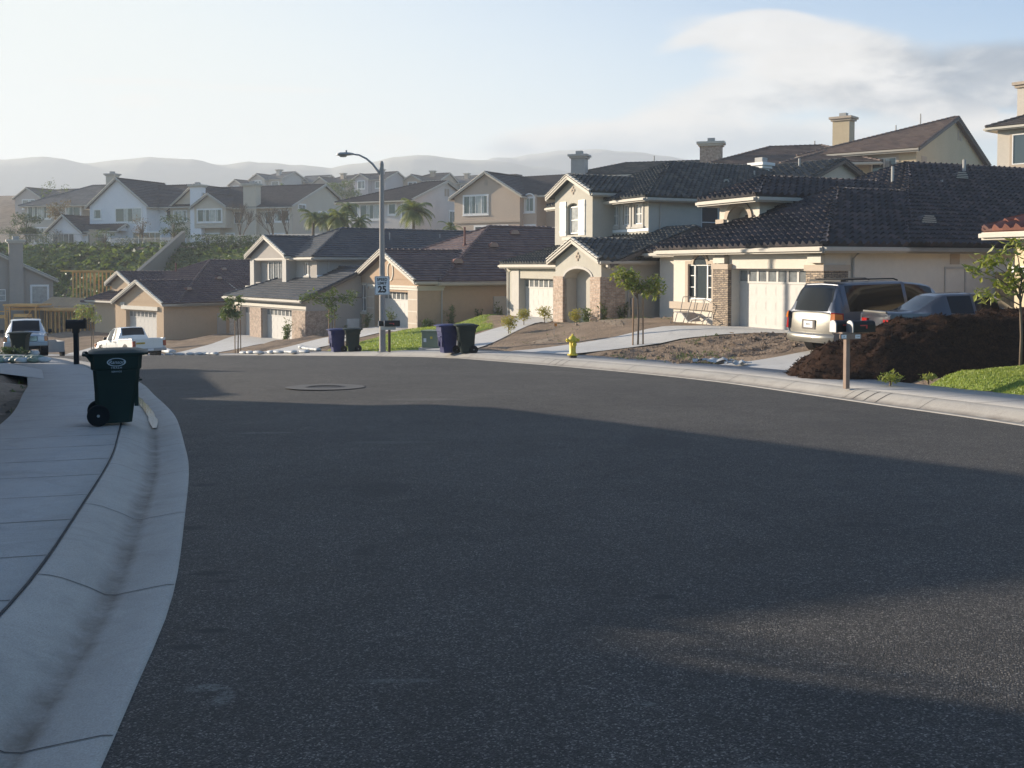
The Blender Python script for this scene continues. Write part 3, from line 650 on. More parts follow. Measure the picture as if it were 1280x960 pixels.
def lamp(h,pl,u,z):
    q=MB(); pbox(q,pl,u-.05,u+.05,0,.03,z-.02,z+.2); pbox(q,pl,u-.012,u+.012,.03,.14,z+.15,z+.17)
    a=[pl(u+du,.14+dw,z+.12) for du,dw in ((-.06,-.06),(.06,-.06),(.06,.06),(-.06,.06))]; b=[pl(u+du,.14+dw,z-.12) for du,dw in ((-.04,-.04),(.04,-.04),(.04,.04),(-.04,.04))]
    q.frus(b,a); h.part('wall_lamp',q,'vent_metal')
# ---- E : white single-storey house with the stone columns
h=House('suburban_house',HP['E'][0],HP['E'][1],(.60,.55,.47),'t_black','single-storey cream house with stone columns and double garage behind the minivan',style='S',trim='fascia').begin(); E_=h; h.lightrake=False
h.walls(-8.9,0,0,9,-1,2.95,front=[(-5.0,-.6,-.02,2.13,.38),(-7.95,-6.12,.92,2.3,.09)],side=[(5.3,6.2,.05,2.12,.07)])
h.walls(-15.5,-.003,3.5,20,-1,2.945)
h.roof(-8.9,0,0,8.2,2.99,.45,'y',('h','g'),.5); h.roof(-16.0,0,3.5,33,2.99,.45,'y',('h','h'),.5)
h.walls(-8.6,-6.0,2,6,2.9,5.05,front=[(-8.0,-6.6,3.5,4.62,.5)],depth=.5)
a=MB(); arch_fill(a,F(2),-8.0,-6.6,4.1,4.62,-.5,0); h.part('arch_infill',a,h.wm)
a=MB(); arch_trim(a,F(2),-8.0,-6.6,4.1,.5,.2,-.02,.07); a.box(-8.75,-8.2,1.9,2.0,3.95,4.12); a.box(-6.4,-5.88,1.9,2.0,3.95,4.12); h.part('arch_trim',a,'beige_trim')
h.roof(-8.6,-6.0,2,9.7,5.05,.45,'y',('h','g'),.62)
h.garage(F(0),-5.0,-.6,2.13,.38,8)
w=h.window(F(0),-7.95,-6.12,.92,2.3,1,1,'glass',None,dep=.09,name='window')
for u,a_,b_ in ((-7.42,-7.74,-7.42),(-6.58,-6.58,-6.26)):
    q=MB(); pbox(q,F(0),u-.03,u+.03,-.07,-.02,.98,2.3)
    for z in (1.4,1.85): pbox(q,F(0),a_,b_,-.07,-.03,z-.015,z+.015)
    q.build('mullion',M['white'],w)
a=MB(); arch_trim(a,F(0),-7.45,-6.55,2.28,.36,.12,-.02,.06); pbox(a,F(0),-8.0,-7.8,-.02,.06,.8,2.42); pbox(a,F(0),-6.2,-6.0,-.02,.06,.8,2.42); pbox(a,F(0),-7.8,-7.57,-.02,.06,2.3,2.42); pbox(a,F(0),-6.43,-6.2,-.02,.06,2.3,2.42)
pbox(a,F(0),-9.0,-5.97,.0,.14,.52,.80); a.build('trim',M['beige_trim'],w)
a=MB(); um=-7.0; a.add([F(0)(um,.012,2.28)]+[F(0)(um+.45*math.cos(t),.012,2.28+.36*math.sin(t)) for t in [math.pi*i/12 for i in range(13)]],[tuple(range(14))]); a.build('arch_pane',M['glass'],w)
h.column(-5.97,-5.02,-.16,.1,-.6,2.1,ch=.2); h.column(-.74,.12,-.14,.88,-.6,2.06,ch=.2)
for x0,x1 in ((-5.92,-5.2),(-.62,.05)):
    a=MB(); a.box(x0,x1,-.2,-.003,2.32,2.58); a.box(x0+.06,x1-.06,-.16,-.003,2.58,2.84); a.build('pilaster_block',M['cream_trim'],h.root,bevel=.01)
MB().box(-5.0,-4.75,-.1,-.003,2.66,2.82).build('wall_bracket',M['cream_trim'],h.root)
a=MB(); pbox(a,S(0),5.33,6.17,-.06,-.02,.05,2.1); h.part('side_door',a,'beige_trim'); a=MB()
for q_ in ((5.24,5.3,.05,2.2),(6.2,6.26,.05,2.2),(5.3,6.2,2.12,2.2)): pbox(a,S(0),q_[0],q_[1],.0,.03,q_[2],q_[3])
h.part('door_trim',a,'grey_trim')
h.louvre(S(0),5.5,5.95,2.28,2.72); lamp(h,S(0),6.75,2.0); h.downspout(S(0),1.15,0,2.78)
for x,y,z in ((-1.43,5.68,3.62),(-6.3,12.6,5.82),(-6.3,16.8,5.82)): h.dvent(x,y,z+.12,(1,0),w=.8)
h.pipe(-6.2,8.9,5.2,6.35,.06); h.pipe(-5.4,10.8,5.3,5.8,.05); h.pipe(-5.0,10.5,5.1,5.5,.04); h.pipe(-6.9,9.2+4.5,6.0,6.9,.07)
h.done()
# ---- D : grey-green two-storey house with shutters and brick pillars
h=House('suburban_house',HP['D'][0],HP['D'][1],(.44,.41,.35),'t_green','two-storey grey stucco house with white shutters and brick garage pillars',style='S',trim='fascia').begin()
h.walls(-10.7,1.2,0,8.8,-1,2.95,front=[(-9.0,-4.2,-.02,2.14,.38),(-2.4,.3,-.02,2.7,.5)])
h.roof(-10.2,1.2,0,8.8,3.0,.37,'x',('h','g'),.45,dark=True)
h.walls(-3.35,1.204,-.75,-.003,-1,3.12,front=[(-2.4,.35,-.02,2.75,.7)])
a=MB(); arch_fill(a,F(-.75),-2.4,.35,2.2,2.75,-.7,0,rise=.5); h.part('arch_infill',a,h.wm)
a=MB(); arch_trim(a,F(-.75),-2.4,.35,2.2,.5,.13,-.01,.04); h.part('arch_trim',a,'grey_trim')
h.roof(-3.35,1.2,-.75,5.0,3.12,.4,'y',('g','g'),.3,rake=.3)
h.garage(F(0),-9.0,-4.4,2.14,.38,8); h.garage(F(0),-2.4,.3,2.12,.48,4)
h.column(-3.42,-2.4,-.85,-.6,-.8,2.3,'brick',None); h.column(.32,1.27,-.85,.55,-.8,2.3,'brick',None)
a=MB().box(-9.95,-9.0,-.06,0,-.8,2.95); h.part('pilaster',a,'grey_trim')
# upper storey
h.walls(-8.5,-4.3,2,6,2.9,6.8,front=[(-7.08,-5.82,4.55,6.3,.25)])
a=MB(); arch_fill(a,F(2),-7.08,-5.82,6.05,6.3,-.2,0); h.part('arch_infill',a,h.wm)
h.roof(-8.5,-4.3,2,10,6.8,.42,'y',('g','g'),.4)
h.window(F(2),-6.98,-5.92,4.62,6.12,1,2,'glass_lt',None,dep=.2)
for u0,u1 in ((-7.85,-7.14),(-5.76,-5.05)):
    a=MB(); pbox(a,F(2),u0,u1,.0,.04,4.5,6.42); 
    for i in range(5): uu=u0+(u1-u0)*(i+.5)/5; pbox(a,F(2),uu-.055,uu+.055,.04,.055,4.52,6.40)
    for z in (4.7,6.1): pbox(a,F(2),u0,u1,.055,.075,z,z+.09)
    h.part('shutter',a,'white')
a=MB(); pbox(a,F(2),-7.3,-5.6,0,.22,4.25,4.42); pbox(a,F(2),-7.15,-5.75,0,.14,4.1,4.25); h.part('sill_ledge',a,'cream_trim')
a=MB(); pbox(a,F(2),-8.55,-4.25,0,.06,3.75,3.87); h.part('base_flashing',a,'flash')
for pl_,u,z in ((F(2),-6.4,7.0),(F(-.75),-1.05,3.3)):
    a=MB()
    for k in range(4):
        t=math.pi/2*k; c=pl_(u+.14*math.cos(t),.03,z+.14*math.sin(t)); a.add([(c[0]+.1*math.cos(q),c[1],c[2]+.1*math.sin(q)) for q in [2*math.pi*i/10 for i in range(10)]],[tuple(range(10))])
        a.add([(c[0]+.06*math.cos(q),c[1]-.02,c[2]+.06*math.sin(q)) for q in [2*math.pi*i/10 for i in range(10)]],[tuple(range(10))])
    h.part('gable_ornament',a,'beige_trim')
h.walls(-10.4,-.9,3.3,17.5,2.9,6.45,front=[(-4.4,-3.8,5.0,6.05,.12),(-3.27,-2.65,5.0,6.05,.12),(-2.22,-1.46,5.0,6.05,.12)],side=[(6.6,7.75,4.3,5.95,.12)])
h.roof(-10.4,-.9,3.3,18,6.45,.45,'y',('h','h'),.55)
for u0,u1 in ((-4.4,-3.8),(-3.27,-2.65),(-2.22,-1.46)): h.window(F(3.3),u0,u1,5.0,6.05,2,2,'glass_lt','grey_trim',.14,.1,fr=.05)
h.window(S(-.9),6.6,7.75,4.3,5.95,1,2,'glass',None)
a=MB(); pbox(a,F(3.3),-4.3,-.85,0,.05,4.62,4.76); h.part('base_flashing',a,'flash')
h.downspout(S(-.9),4.0,4.2,6.3); h.downspout(F(0),-10.4,-.6,2.8); h.downspout(S(1.2),.75,-.6,2.8)
for u0,u1,z0,z1 in ((.85,1.4,.85,1.3),(.9,1.35,.5,.75)): a=MB(); pbox(a,S(1.2),u0,u1,0,.12,z0,z1); h.part('meter_box',a,'vent_metal')
h.louvre(S(1.2),2.8,3.15,3.15,3.5); h.louvre(S(1.2),3.0,3.35,1.95,2.4)
a=MB(); a.box(1.35,1.95,2.0,2.6,-.5,.35); h.part('air_vent_box',a,'vent_metal')
h.dvent(-2.9,9.5,7.4,(1,0),w=.5); h.pipe(-3.9,12.5,7.6,8.3); h.done()
# ---- C : tan single-storey
h=House('suburban_house',HP['C'][0],HP['C'][1],(.42,.30,.205),'t_plum','single-storey tan house with plum tiles behind the speed limit sign',style='F',tw=.33,tl=.4,trim='fascia').begin()
h.walls(-9.1,0,0,8,-1,2.87,front=[(-6.2,-1.35,-.02,2.12,.4),(-8.9,-7.6,.75,2.5,.15)])
h.walls(-14.0,-.006,1.5,20,-1,2.86)
h.roof(-8.9,0,0,7.5,2.85,.37,'y',('g','g'),.4,rake=.4); h.roof(-14.6,0,1.6,21,2.87,.46,'y',('h','h'),.5)
h.garage(F(0),-6.2,-1.35,2.12,.4,8); h.window(F(0),-8.9,-7.6,.75,2.5,2,2,'glass_mid','cream_trim',.1)
a=MB(); pbox(a,F(0),-6.9,-.02,.0,.1,2.25,2.4); pbox(a,F(0),-7.0,.05,.0,.17,2.4,2.52); pbox(a,S(0),-.1,1.6,0,.1,2.25,2.4); pbox(a,S(0),-.17,1.65,0,.17,2.4,2.52); h.part('door_header',a,'cream_trim')
for x0,x1 in ((-7.4,-6.25),(-1.3,-.02)):
    a=MB(); pbox(a,F(0),x0,x1,0,.05,-.6,2.24); 
    h.part('pilaster',a,'beige_trim'); a=MB()
    for z in (.3,1.0,1.7): pbox(a,F(0),x0,x1,.05,.065,z,z+.05)
    h.part('pilaster_band',a,'cream_trim')
a=MB(); arch_trim(a,F(0),-4.2,-3.5,3.35,.5,.09,0,.05); arch_trim(a,lambda u,w,z:(u,-w,6.7-z),-4.2,-3.5,3.35,.5,.09,0,.05); h.part('oval_vent',a,'cream_trim')
lamp(h,F(0),-7.15,2.4); a=MB(); pbox(a,S(0),5.0,6.1,.0,.05,.2,1.85); h.part('side_gate',a,'grey_trim'); h.downspout(S(0),1.5,0,2.7)
for x,y,z in ((-1.83,3.43,3.72),(-4.2,7.3,4.78),(-6.2,10.1,5.7)): h.dvent(x,y,z+.12,(1,0),'vent_red',.75)
h.pipe(-5.3,5.9,5.0,6.2,.07,'vent_red'); h.done(); h.root.scale=(1.05,1.05,1.05)
# ---- B : two-storey pale house
h=House('suburban_house',HP['B'][0],HP['B'][1],(.40,.36,.32),'t_blue','two-storey pale house with blue-grey tiles and brick pillars beside a three-car garage',style='F',tw=.33,tl=.4,trim='fascia').begin()
h.walls(-12.3,0,0,9,-1.2,2.9,front=[(-10.4,-8.75,-.02,2.1,.35),(-6.7,-1.9,-.02,2.1,.35)])
h.roof(-12.0,0,0,9,2.95,.42,'x',('h','g'),.5,dark=True)
h.garage(F(0),-10.4,-8.75,2.1,.35,3); h.garage(F(0),-6.7,-1.9,2.1,.35,8)
h.column(-8.7,-6.75,-.12,.1,-1,2.1,'brick',None); h.column(-1.88,.1,-.12,1.6,-1,2.1,'brick',None); h.column(-12.4,-10.5,-.1,.1,-1,2.1,'brick',None)
a=MB(); pbox(a,F(0),-12.4,.15,.0,.1,2.2,2.4); h.part('door_header',a,'cream_trim')
h.walls(-13.2,-6.95,2,7,2.9,5.85,front=[(-12.5,-7.6,3.85,5.45,.5)])
h.roof(-13.1,-6.95,2,10,5.85,.42,'y',('g','g'),.4)
h.window(F(2.48),-11.0,-8.5,4.0,5.4,3,1,'glass_mid',None,dep=.0,gridy=6); 
a=MB(); pbox(a,F(2),-13.6,-7.6,0,.3,3.35,3.55); pbox(a,F(2),-13.2,-8.0,0,.2,3.2,3.35); h.part('balcony_ledge',a,'cream_trim')
for x0,x1 in ((-13.2,-12.5),(-7.6,-6.95)): a=MB(); pbox(a,F(2),x0,x1,0,.08,3.56,5.55); h.part('pilaster',a,'grey_trim')
h.walls(-12.2,-3.7,2.7,22,2.9,5.85,front=[(-5.6,-4.9,4.4,5.3,.1)])
h.roof(-12.2,-3.7,2.7,23,5.85,.45,'y',('h','h'),.6)
h.window(F(2.7),-5.6,-4.9,4.4,5.3,2,1,'glass_mid','grey_trim',.08)
a=MB(); pbox(a,F(2.7),-7.3,-3.65,0,.04,3.85,3.98); pbox(a,S(-3.7),2.7,4.6,0,.04,4.3,4.42); h.part('base_flashing',a,'flash'); h.downspout(S(-3.7),3.6,4.2,5.7)
a=MB(); pbox(a,S(0),3.0,3.9,0,.1,-.1,1.5); h.part('meter_box',a,'white')
for x,y in ((-6.0,10),(-6.6,15)): h.pipe(x,y,6.8,7.6)
h.done()
# ---- A : tan house at the left
h=House('suburban_house',HP['A'][0],HP['A'][1],(.50,.37,.25),'t_plum','single-storey orange-tan gabled house behind the white pickup truck',style='M',tw=.33,tl=.38,trim='fascia').begin()
h.walls(-7.6,0,0,7,-1,2.85,front=[(-5.85,-1.05,-.02,2.1,.35)]); h.walls(-13.9,-.006,1.3,22,-1,2.845)
h.roof(-7.1,.1,0,7,2.83,.42,'y',('g','g'),.4); h.roof(-13.9,0,1.3,22.5,2.87,.45,'y',('h','h'),.5)
h.garage(F(0),-5.85,-1.05,2.1,.35,8)
a=MB(); pbox(a,F(0),-6.4,-.7,.0,.14,2.2,2.5); pbox(a,F(0),-6.6,-5.95,.0,.1,2.5,2.75); h.part('door_header',a,'cream_trim')
a=MB()
for dx,dz in ((0,0),(.22,.0),(-.22,0),(0,.22),(0,-.22),(.22,.22),(-.22,-.22)):
    c=F(0)(-3.8+dx,.02,3.55+dz); a.add([(c[0]+.08*math.cos(q),c[1],c[2]+.08*math.sin(q)) for q in [2*math.pi*i/8 for i in range(8)]],[tuple(range(8))])
h.part('gable_ornament',a,'beige_trim')
h.walls(-12.6,-9.0,2.2,6,2.0,4.2,front=[(-11.5,-10.1,2.2,3.7,.5)]); h.roof(-12.6,-9.0,2.2,9,4.2,.45,'y',('g','g'),.4)
a=MB(); arch_fill(a,F(2.2),-11.5,-10.1,3.2,3.7,-.5,0); h.part('arch_infill',a,h.wm)
h.walls(-16.0,-11.5,2.6,8,-1.2,2.5,front=[(-13.9,-12.2,.6,2.1,.1)]); h.roof(-16.4,-9.5,2.0,9,2.55,.4,'y',('h','h'),.5)
h.window(F(2.6),-13.9,-12.2,.6,2.1,2,2,'glass_mid','cream_trim',.1)
a=MB(); pbox(a,S(0),4.6,5.4,0,.05,0,1.9); h.part('side_door',a,'grey_trim')
for x,y,z in ((-1.5,2.9,3.65),(-3.4,6.8,4.45),(-5.2,5.4+3,5.2)): h.dvent(x,y,z+.1,(1,0),'vent_red',.55)
h.pipe(-8.6,6.0,4.8,5.9,.07,'vent_red'); h.done()
# ---- N : house at the right edge
h=House('suburban_house',HP['N'][0],HP['N'][1],(.66,.54,.36),'t_red','cream house with red barrel tiles and arched opening at the right edge of the photo',style='S',trim='cream_trim').begin(); h.lightrake=False
h.walls(0,9,0,12,-1,2.85,front=[(.75,3.2,.35,2.25,.6)],depth=.6)
a=MB(); arch_fill(a,F(0),.75,3.2,1.85,2.25,-.6,0); h.part('arch_infill',a,h.wm)
h.roof(0,9,0,13,2.95,.42,'y',('h','h'),.55); h.walls(-.0,.5,.0,.4,-1,0)
a=MB(); pbox(a,F(0),-.05,.42,0,.06,1.75,1.9); h.part('corner_band',a,'white')
h.window(F(.55),1.2,2.8,.6,1.8,2,1,'glass_mid','cream_trim',.08,dep=0); h.done()
# ---- block wall between the two
w=empty('block_wall',(*hw('E',.15,7.5),-.56),R(24)-math.pi/2,'tan block wall joining the cream house and the red-tiled house','wall')
MB().box(0,4.6,0,.2,-.5,1.95).build('masonry',M['block'],w); MB().box(0,4.6,-.04,.24,1.95,2.02).build('coping',M['beige_trim'],w)
# ---------------------------------------------------------------- upper row of houses
def terr(name,label,anchor,z,ang,wall,roof,**k):
    return House(name,(anchor[0],anchor[1],z),ang,wall,roof,label,style='F',tw=.42,tl=.42,**k).begin()
h=terr('hillside_house','two-storey beige house with chimney and brown gables between two side gables',(-27.86,130),3.8,70,(.56,.49,.385),'t_dark')
Ew=lambda pl,a,b,c,d,n=2,g='glass_mid',t='white': h.window(pl,a,b,c,d,n,1,'mix' if g!='glass' else g,t,.12,0,fr=.07)
h.walls(-18.2,0,0,15.8,-1,5.5); h.roof(-18.2,0,0,15.8,5.5,.4,'x',('g','g'),.5); h.walls(-18.2,-10.4,-.6,3,-1,5.5); h.roof(-18.2,-10.4,-.6,8,5.5,.74,'y',('g','g'),.5)
h.walls(-13.7,-8.9,-1.5,0,2.8,5.6); h.roof(-13.8,-9.0,-1.5,5,5.6,.62,'y',('g','g'),.4)
Ew(F(-1.5),-13.2,-9.5,3.6,5.2,4); Ew(F(-.6),-17.6,-15.6,3.8,5.2,3); Ew(F(-.6),-17,-15.8,0,2.1,2); Ew(F(-.6),-15,-13.9,.9,2.1,2); Ew(F(0),-9.9,-8.7,.0,2.1,2,'glass'); Ew(F(-.6),-13.4,-10.6,.0,2.1,4)
Ew(F(0),-8.6,-7.2,3.4,4.9,1,'glass',None); Ew(F(0),-3.9,-3.0,3.3,4.9,1,'glass',None); Ew(F(0),-2.6,-.5,3.6,5.0,2); Ew(F(0),-3.2,-1.2,.4,2,2,'glass'); Ew(S(0),1.5,3.2,5.2,5.8,2,'glass'); Ew(S(0),6.5,8.5,4,5.1,2,'glass'); Ew(S(0),5.5,7.5,.5,2,2,'glass')
h.chimney(-6.9,-5.0,-.5,.6,-1,8.3); h.done()
h=terr('hillside_house','white two-storey house with dark roof and small front gable on the upper row',(-47.7,134),4.1,70,(.76,.75,.74),'t_dark')
h.walls(-9.3,0,0,10,-1,5.6); h.roof(-9.3,0,0,9,5.6,.74,'y',('g','g'),.5); h.walls(-9.2,7.6,2.5,12,-1,5.5); h.roof(-9.2,7.6,2.5,12,5.6,.62,'x',('g','h'),.5)
h.walls(-14.2,-8.4,-2.5,2,-1,2.0); h.roof(-14.2,-8.4,-2.5,4,2.0,.75,'y',('g','g'),.4); h.walls(-8.4,-4.2,-2.0,0,-1,2.0); h.roof(-9.5,-3.2,-2.0,1,2.2,.5,'x',('g','g'),.3)
Ew(F(0),-5.0,-.8,3.4,5.2,3,'glass_lt'); Ew(F(0),-8.6,-7.4,3.9,5.1,1); Ew(F(2.5),1.2,2.4,3.6,5.2,1,'glass'); Ew(F(-2.5),-13.2,-9.6,-.2,1.9,4,'glass'); Ew(F(0),-2.2,2.2,.0,2.0,5,'glass'); Ew(F(-2),-7.8,-5,0,1.8,2,'glass')
h.chimney(5.6,7.3,1.6,2.6,-1,8.0); h.done()
h=terr('hillside_house','grey two-storey house with pale hipped roof at the left end of the upper row',(-60.7,145),5.0,74,(.48,.44,.37),'t_grey')
h.walls(-9.8,0,0,13,-1,5.5); h.roof(-9.8,4,0,13,5.5,.46,'x',('h','g'),.6); h.walls(-7.5,0,-1.3,0,-1,2.7)
Ew(F(0),-9.2,-5.2,3.5,5.2,5,'glass_lt'); Ew(F(0),-2.7,-.3,3.6,5.1,2,'glass_lt'); Ew(F(-1.3),-7,-4.6,0,2.1,3); Ew(F(-1.3),-3.2,-.5,0,2.1,4); Ew(F(0),-9.3,-8,0,2.1,2)
h.chimney(.9,2.4,4,5,5,9.9,cap='grey_trim'); h.done()
h=terr('hillside_house','pale two-storey house with dark roof behind the lamp post',(-11.3,116),3.7,62,(.60,.55,.50),'t_dark')
h.walls(-10,0,0,14.5,-1,5.5); h.roof(-10,0,0,14.5,5.5,.34,'x',('h','g'),.5)
Ew(F(0),-8.6,-7.5,3.6,5.1,1,'glass'); Ew(F(0),-7.2,-4.3,3.4,5.1,3,'glass_lt'); Ew(F(0),-3.2,-2.2,3.9,5.1,1,'glass'); Ew(F(0),-1.4,-.3,3.5,5.1,1,'glass'); Ew(S(0),8,9.5,2.8,4.6,2,'glass'); 
h.louvre(S(0),7,7.4,6.3,7.2); h.louvre(S(0),7.6,8,6.3,7.2); h.done()
h=terr('hillside_house','tan two-storey house with arched upper window on the upper row',(.8,104),3.4,58,(.50,.40,.31),'t_dark')
h.walls(-8.1,0,0,9,-1,5.5); h.roof(-8.1,0,0,9,5.5,.58,'y',('g','g'),.45); h.walls(-8,1.6,.6,10,-1,5.5); h.walls(-8,9,2.5,12,-1,5.4); h.roof(-8,9,1.2,12,5.5,.42,'x',('g','g'),.4)
Ew(F(0),-6.9,-3.9,3.7,5.6,4,'glass_lt'); Ew(F(.6),.25,1.3,3.8,5.2,2,'glass_lt'); Ew(F(0),-5.5,-1.5,.3,2.4,4); Ew(F(.6),.2,1.4,.5,2.4,2)
a=MB(); arch_trim(a,F(.6),.3,1.25,5.2,.35,.12,0,.06); h.part('arch_trim',a,'white')
a=MB(); pbox(a,F(0),-8.2,.1,0,.12,2.75,2.95); h.part('belt_course',a,'beige_trim'); h.louvre(F(0),-4.3,-3.9,6.6,7.2); h.chimney(-7.4,-6.2,9,10,5,8.4,cap='dark_trim',top=False); h.done()
h=terr('hillside_house','two-storey tan house with long gable roof and tall chimney on the skyline',(28.7,73),4.6,50,(.52,.42,.28),'t_brown',trim='fascia')
h.walls(-8.2,0,0,16.5,-4,5.5,front=[(-3.2,-1.4,3.4,4.9,.08)]); h.roof(-8.2,0,0,16.5,5.5,.35,'x',('h','g'),.55,.25,dark=True)
for a_,b_,c_,d_,g_ in ((-3.2,-1.4,3.35,4.9,'glass_lt'),(-5.6,-4.9,3.7,4.8,'glass_mid'),(-7.4,-6.4,3.5,5.0,'glass_mid')): h.window(F(0),a_,b_,c_,d_,2,1,'mix',  'beige_trim',.18,.05 if a_==-3.2 else 0)
h.window(S(0),10.4,12.6,3.2,4.9,2,1,'mix',None,dep=0); h.louvre(S(0),9.3,9.7,6.9,7.7); h.louvre(S(0),9.9,10.3,6.9,7.7); h.louvre(S(0),1.0,2.2,3.6,5.0)
h.chimney(-8.9,-7.5,6.5,7.6,3,9.0,cap='beige_trim'); h.pipe(-2.4,8,8,9); h.pipe(-3.6,6,7.4,8); h.done()
h=terr('hillside_house','pale house cut off at the right edge of the skyline with a corner chimney',(29.25,62),4.6,40,(.56,.50,.42),'t_dark')
h.walls(0,9,0,11,-4,5.35); h.roof(0,9,0,11,5.5,.4,'y',('h','h'),.5); h.window(F(0),.9,2.6,3.1,4.9,2,1,'mix','beige_trim',.15,0); h.chimney(.6,1.9,1.2,2.2,5,8.0,cap='beige_trim'); h.done()
# roofs seen over the near houses
h=terr('hillside_house','brown hip-roofed house with brick chimney peeking over the green roof',(14.2,80),4.0,74,(.4,.33,.26),'t_brown'); h.walls(0,15,0,11,-2,5.2); h.roof(0,15,0,11,5.25,.36,'x',('h','h'),.5); h.roof(7,13,-2.2,5,5.25,.36,'y',('h','g'),.5)
h.chimney(.2,1.9,2.0,3.2,4,7.4,M['brick'],'cream_trim'); h.dvent(6,3.4,6.3,(-.1,-1),'vent_metal',.6); h.pipe(9,6.0,7,7.8); h.done()
h=terr('hillside_house','grey-green roofed house with grey square chimney behind the shuttered house',(5.0,88),4.1,72,(.42,.37,.32),'t_green'); h.walls(0,10.5,0,8,-2,5.3); h.roof(0,10.5,0,8,5.3,.3,'x',('h','g'),.5)
h.chimney(.2,1.4,-.6,.6,3,6.9,M['vent_metal'],'grey_trim'); h.pipe(6.5,4,6.4,7.2); h.done()
h=terr('hillside_house','green-tiled gable-roofed house with white chimney rising behind the entry tower',(16.9,59.6),.85,38,(.50,.45,.37),'t_green'); h.style='S'; h.walls(-9.5,0,0,7,-2,5.6); h.roof(-9.5,0,0,7,5.65,.4,'x',('g','g'),.5,dark=True)
h.chimney(-3.6,-2.9,-.1,.6,4,6.9,M['white'],'white'); h.pipe(-2.2,2.6,6.3,7.4,.07); h.done()
# far houses on the distant rise
fh=[(-58,240,8.5,.9,(.60,.58,.55),'t_grey','pale gable house furthest left on the far rise'),(-49.5,246,7,1.1,(.5,.45,.38),'t_grey','beige far house with broad roof beside the pale gable'),
(-43,238,9.5,1.15,(.50,.44,.37),'t_dark','tan far house with lit front gable above the palms'),(-37.2,244,7,1.2,(.55,.52,.46),'t_dark','pale far house with bright windows beside the lit gable'),
(-32.5,232,8,1.0,(.50,.48,.5),'t_dark','tall grey far house just left of the lamp pole'),(-27,244,8,1.2,(.42,.36,.33),'t_grey','low brown far house right of the lamp pole'),
(-21,236,9,1.1,(.52,.42,.32),'t_dark','tan far house with arched bright window'),(-13.5,243,7,1.2,(.42,.38,.33),'t_grey','grey far house with two chimneys above the tan gable'),(-66,250,8,1.1,(.5,.47,.45),'t_dark','dark far roof seen over the white house'),(-95,205,14,1.1,(.5,.47,.45),'t_dark','hazy far house at the left edge behind the trees')]
for i,(x,y,wd,an,wl,rf,lb) in enumerate(fh):
    z=gz(x,y)-1.6; wl=tuple(q*k for q,k in zip(wl,(.9,.84,.78))); h=House('far_house',(x+wd/2,y,z),R(0)+62+5*math.sin(i*2.3),wl,rf,lb,style='F',tw=.9,tl=.8,group='houses on the distant rise').begin(); h.cap=.2
    H=6.0-(i%3)*.35; H=H+(-.2 if i not in(4,) else .5); h.walls(-wd,0,0,9,-2,H); h.roof(-wd,0,0,9,H,.4,'x',('g','g') if i%2 else ('h','g'),.4); h.walls(-wd,-wd*.5,-1.2,3,-2,H); h.roof(-wd,-wd*.5,-1.2,5,H,.55,'y',('g','g'),.4)
    h.window(F(-1.2),-wd*.85,-wd*.62,H-2.1,H-.4,2,1,'mix','white',.15,0); h.window(F(0),-wd*.35,-wd*.12,H-2,H-.6,1,1,'glass','white',.12,0); h.window(F(-1.2),-wd*.85,-wd*.6,.4,2.4,2,1,'mix','white',.12,0)
    if i%2==0 or i==7: h.chimney(-wd*.42,-wd*.42+1.0,2.2,3.1,H-1,H+2.3,top=False)
    h.done()
# houses left of the frame on the near side of the street (their roofs shade the road)
h=House('suburban_house',(-16.2,24.6,-1.3),0,(.5,.42,.33),'t_dark','single-storey house on the left of the street at the bend',style='F',tw=.6,tl=.6,group='houses shading the street').begin()
h.root.rotation_euler=(0,0,math.atan2(8.2,-4.2)); h.walls(0,9.0,-0,11,-1,2.9); h.roof(0,9.0,0,11,2.95,.33,'y',('h','h'),.4); h.done()
h=House('suburban_house',(-13.7,10.4,-.45),0,(.5,.42,.33),'t_dark','single-storey gabled house on the left of the street nearest the bin',style='F',tw=.6,tl=.6,group='houses shading the street').begin()
h.root.rotation_euler=(0,0,math.atan2(10.6,-1.2)); h.walls(0,12.6,0,11,-1,3.3); h.roof(0,12.6,0,11,3.3,.31,'y',('g','h'),.3); h.done()
h=House('suburban_house',(-12.6,-11.6,.3),0,(.5,.42,.33),'t_dark','two-storey house on the left of the street beside the camera',style='F',tw=.6,tl=.6,group='houses shading the street').begin()
h.root.rotation_euler=(0,0,math.atan2(19,.1)); h.walls(0,22.1,0,11,-1,5.6); h.roof(0,22.1,0,11,5.6,.42,'x',('g','g'),.4); h.done()
# left house with the chimney
h=terr('suburban_house','beige house with a gable-end chimney on the left below the green bank',(-43.9,98),-5.0,119,(.36,.31,.26),'t_grey')
h.walls(-12,0,0,12,-1,5.4); h.roof(-12,0,0,12,5.4,.5,'y',('g','g'),.35); h.window(F(0),-1.9,-.5,3.0,4.8,1,1,'glass_lt','white',.12,0); h.window(F(0),-5.0,-4.1,3.4,4.5,1,2,'glass_lt',None,.1,0)
h.chimney(-3.8,-2.6,-.55,.1,-1,9.0,cap='cream_trim'); h.done()
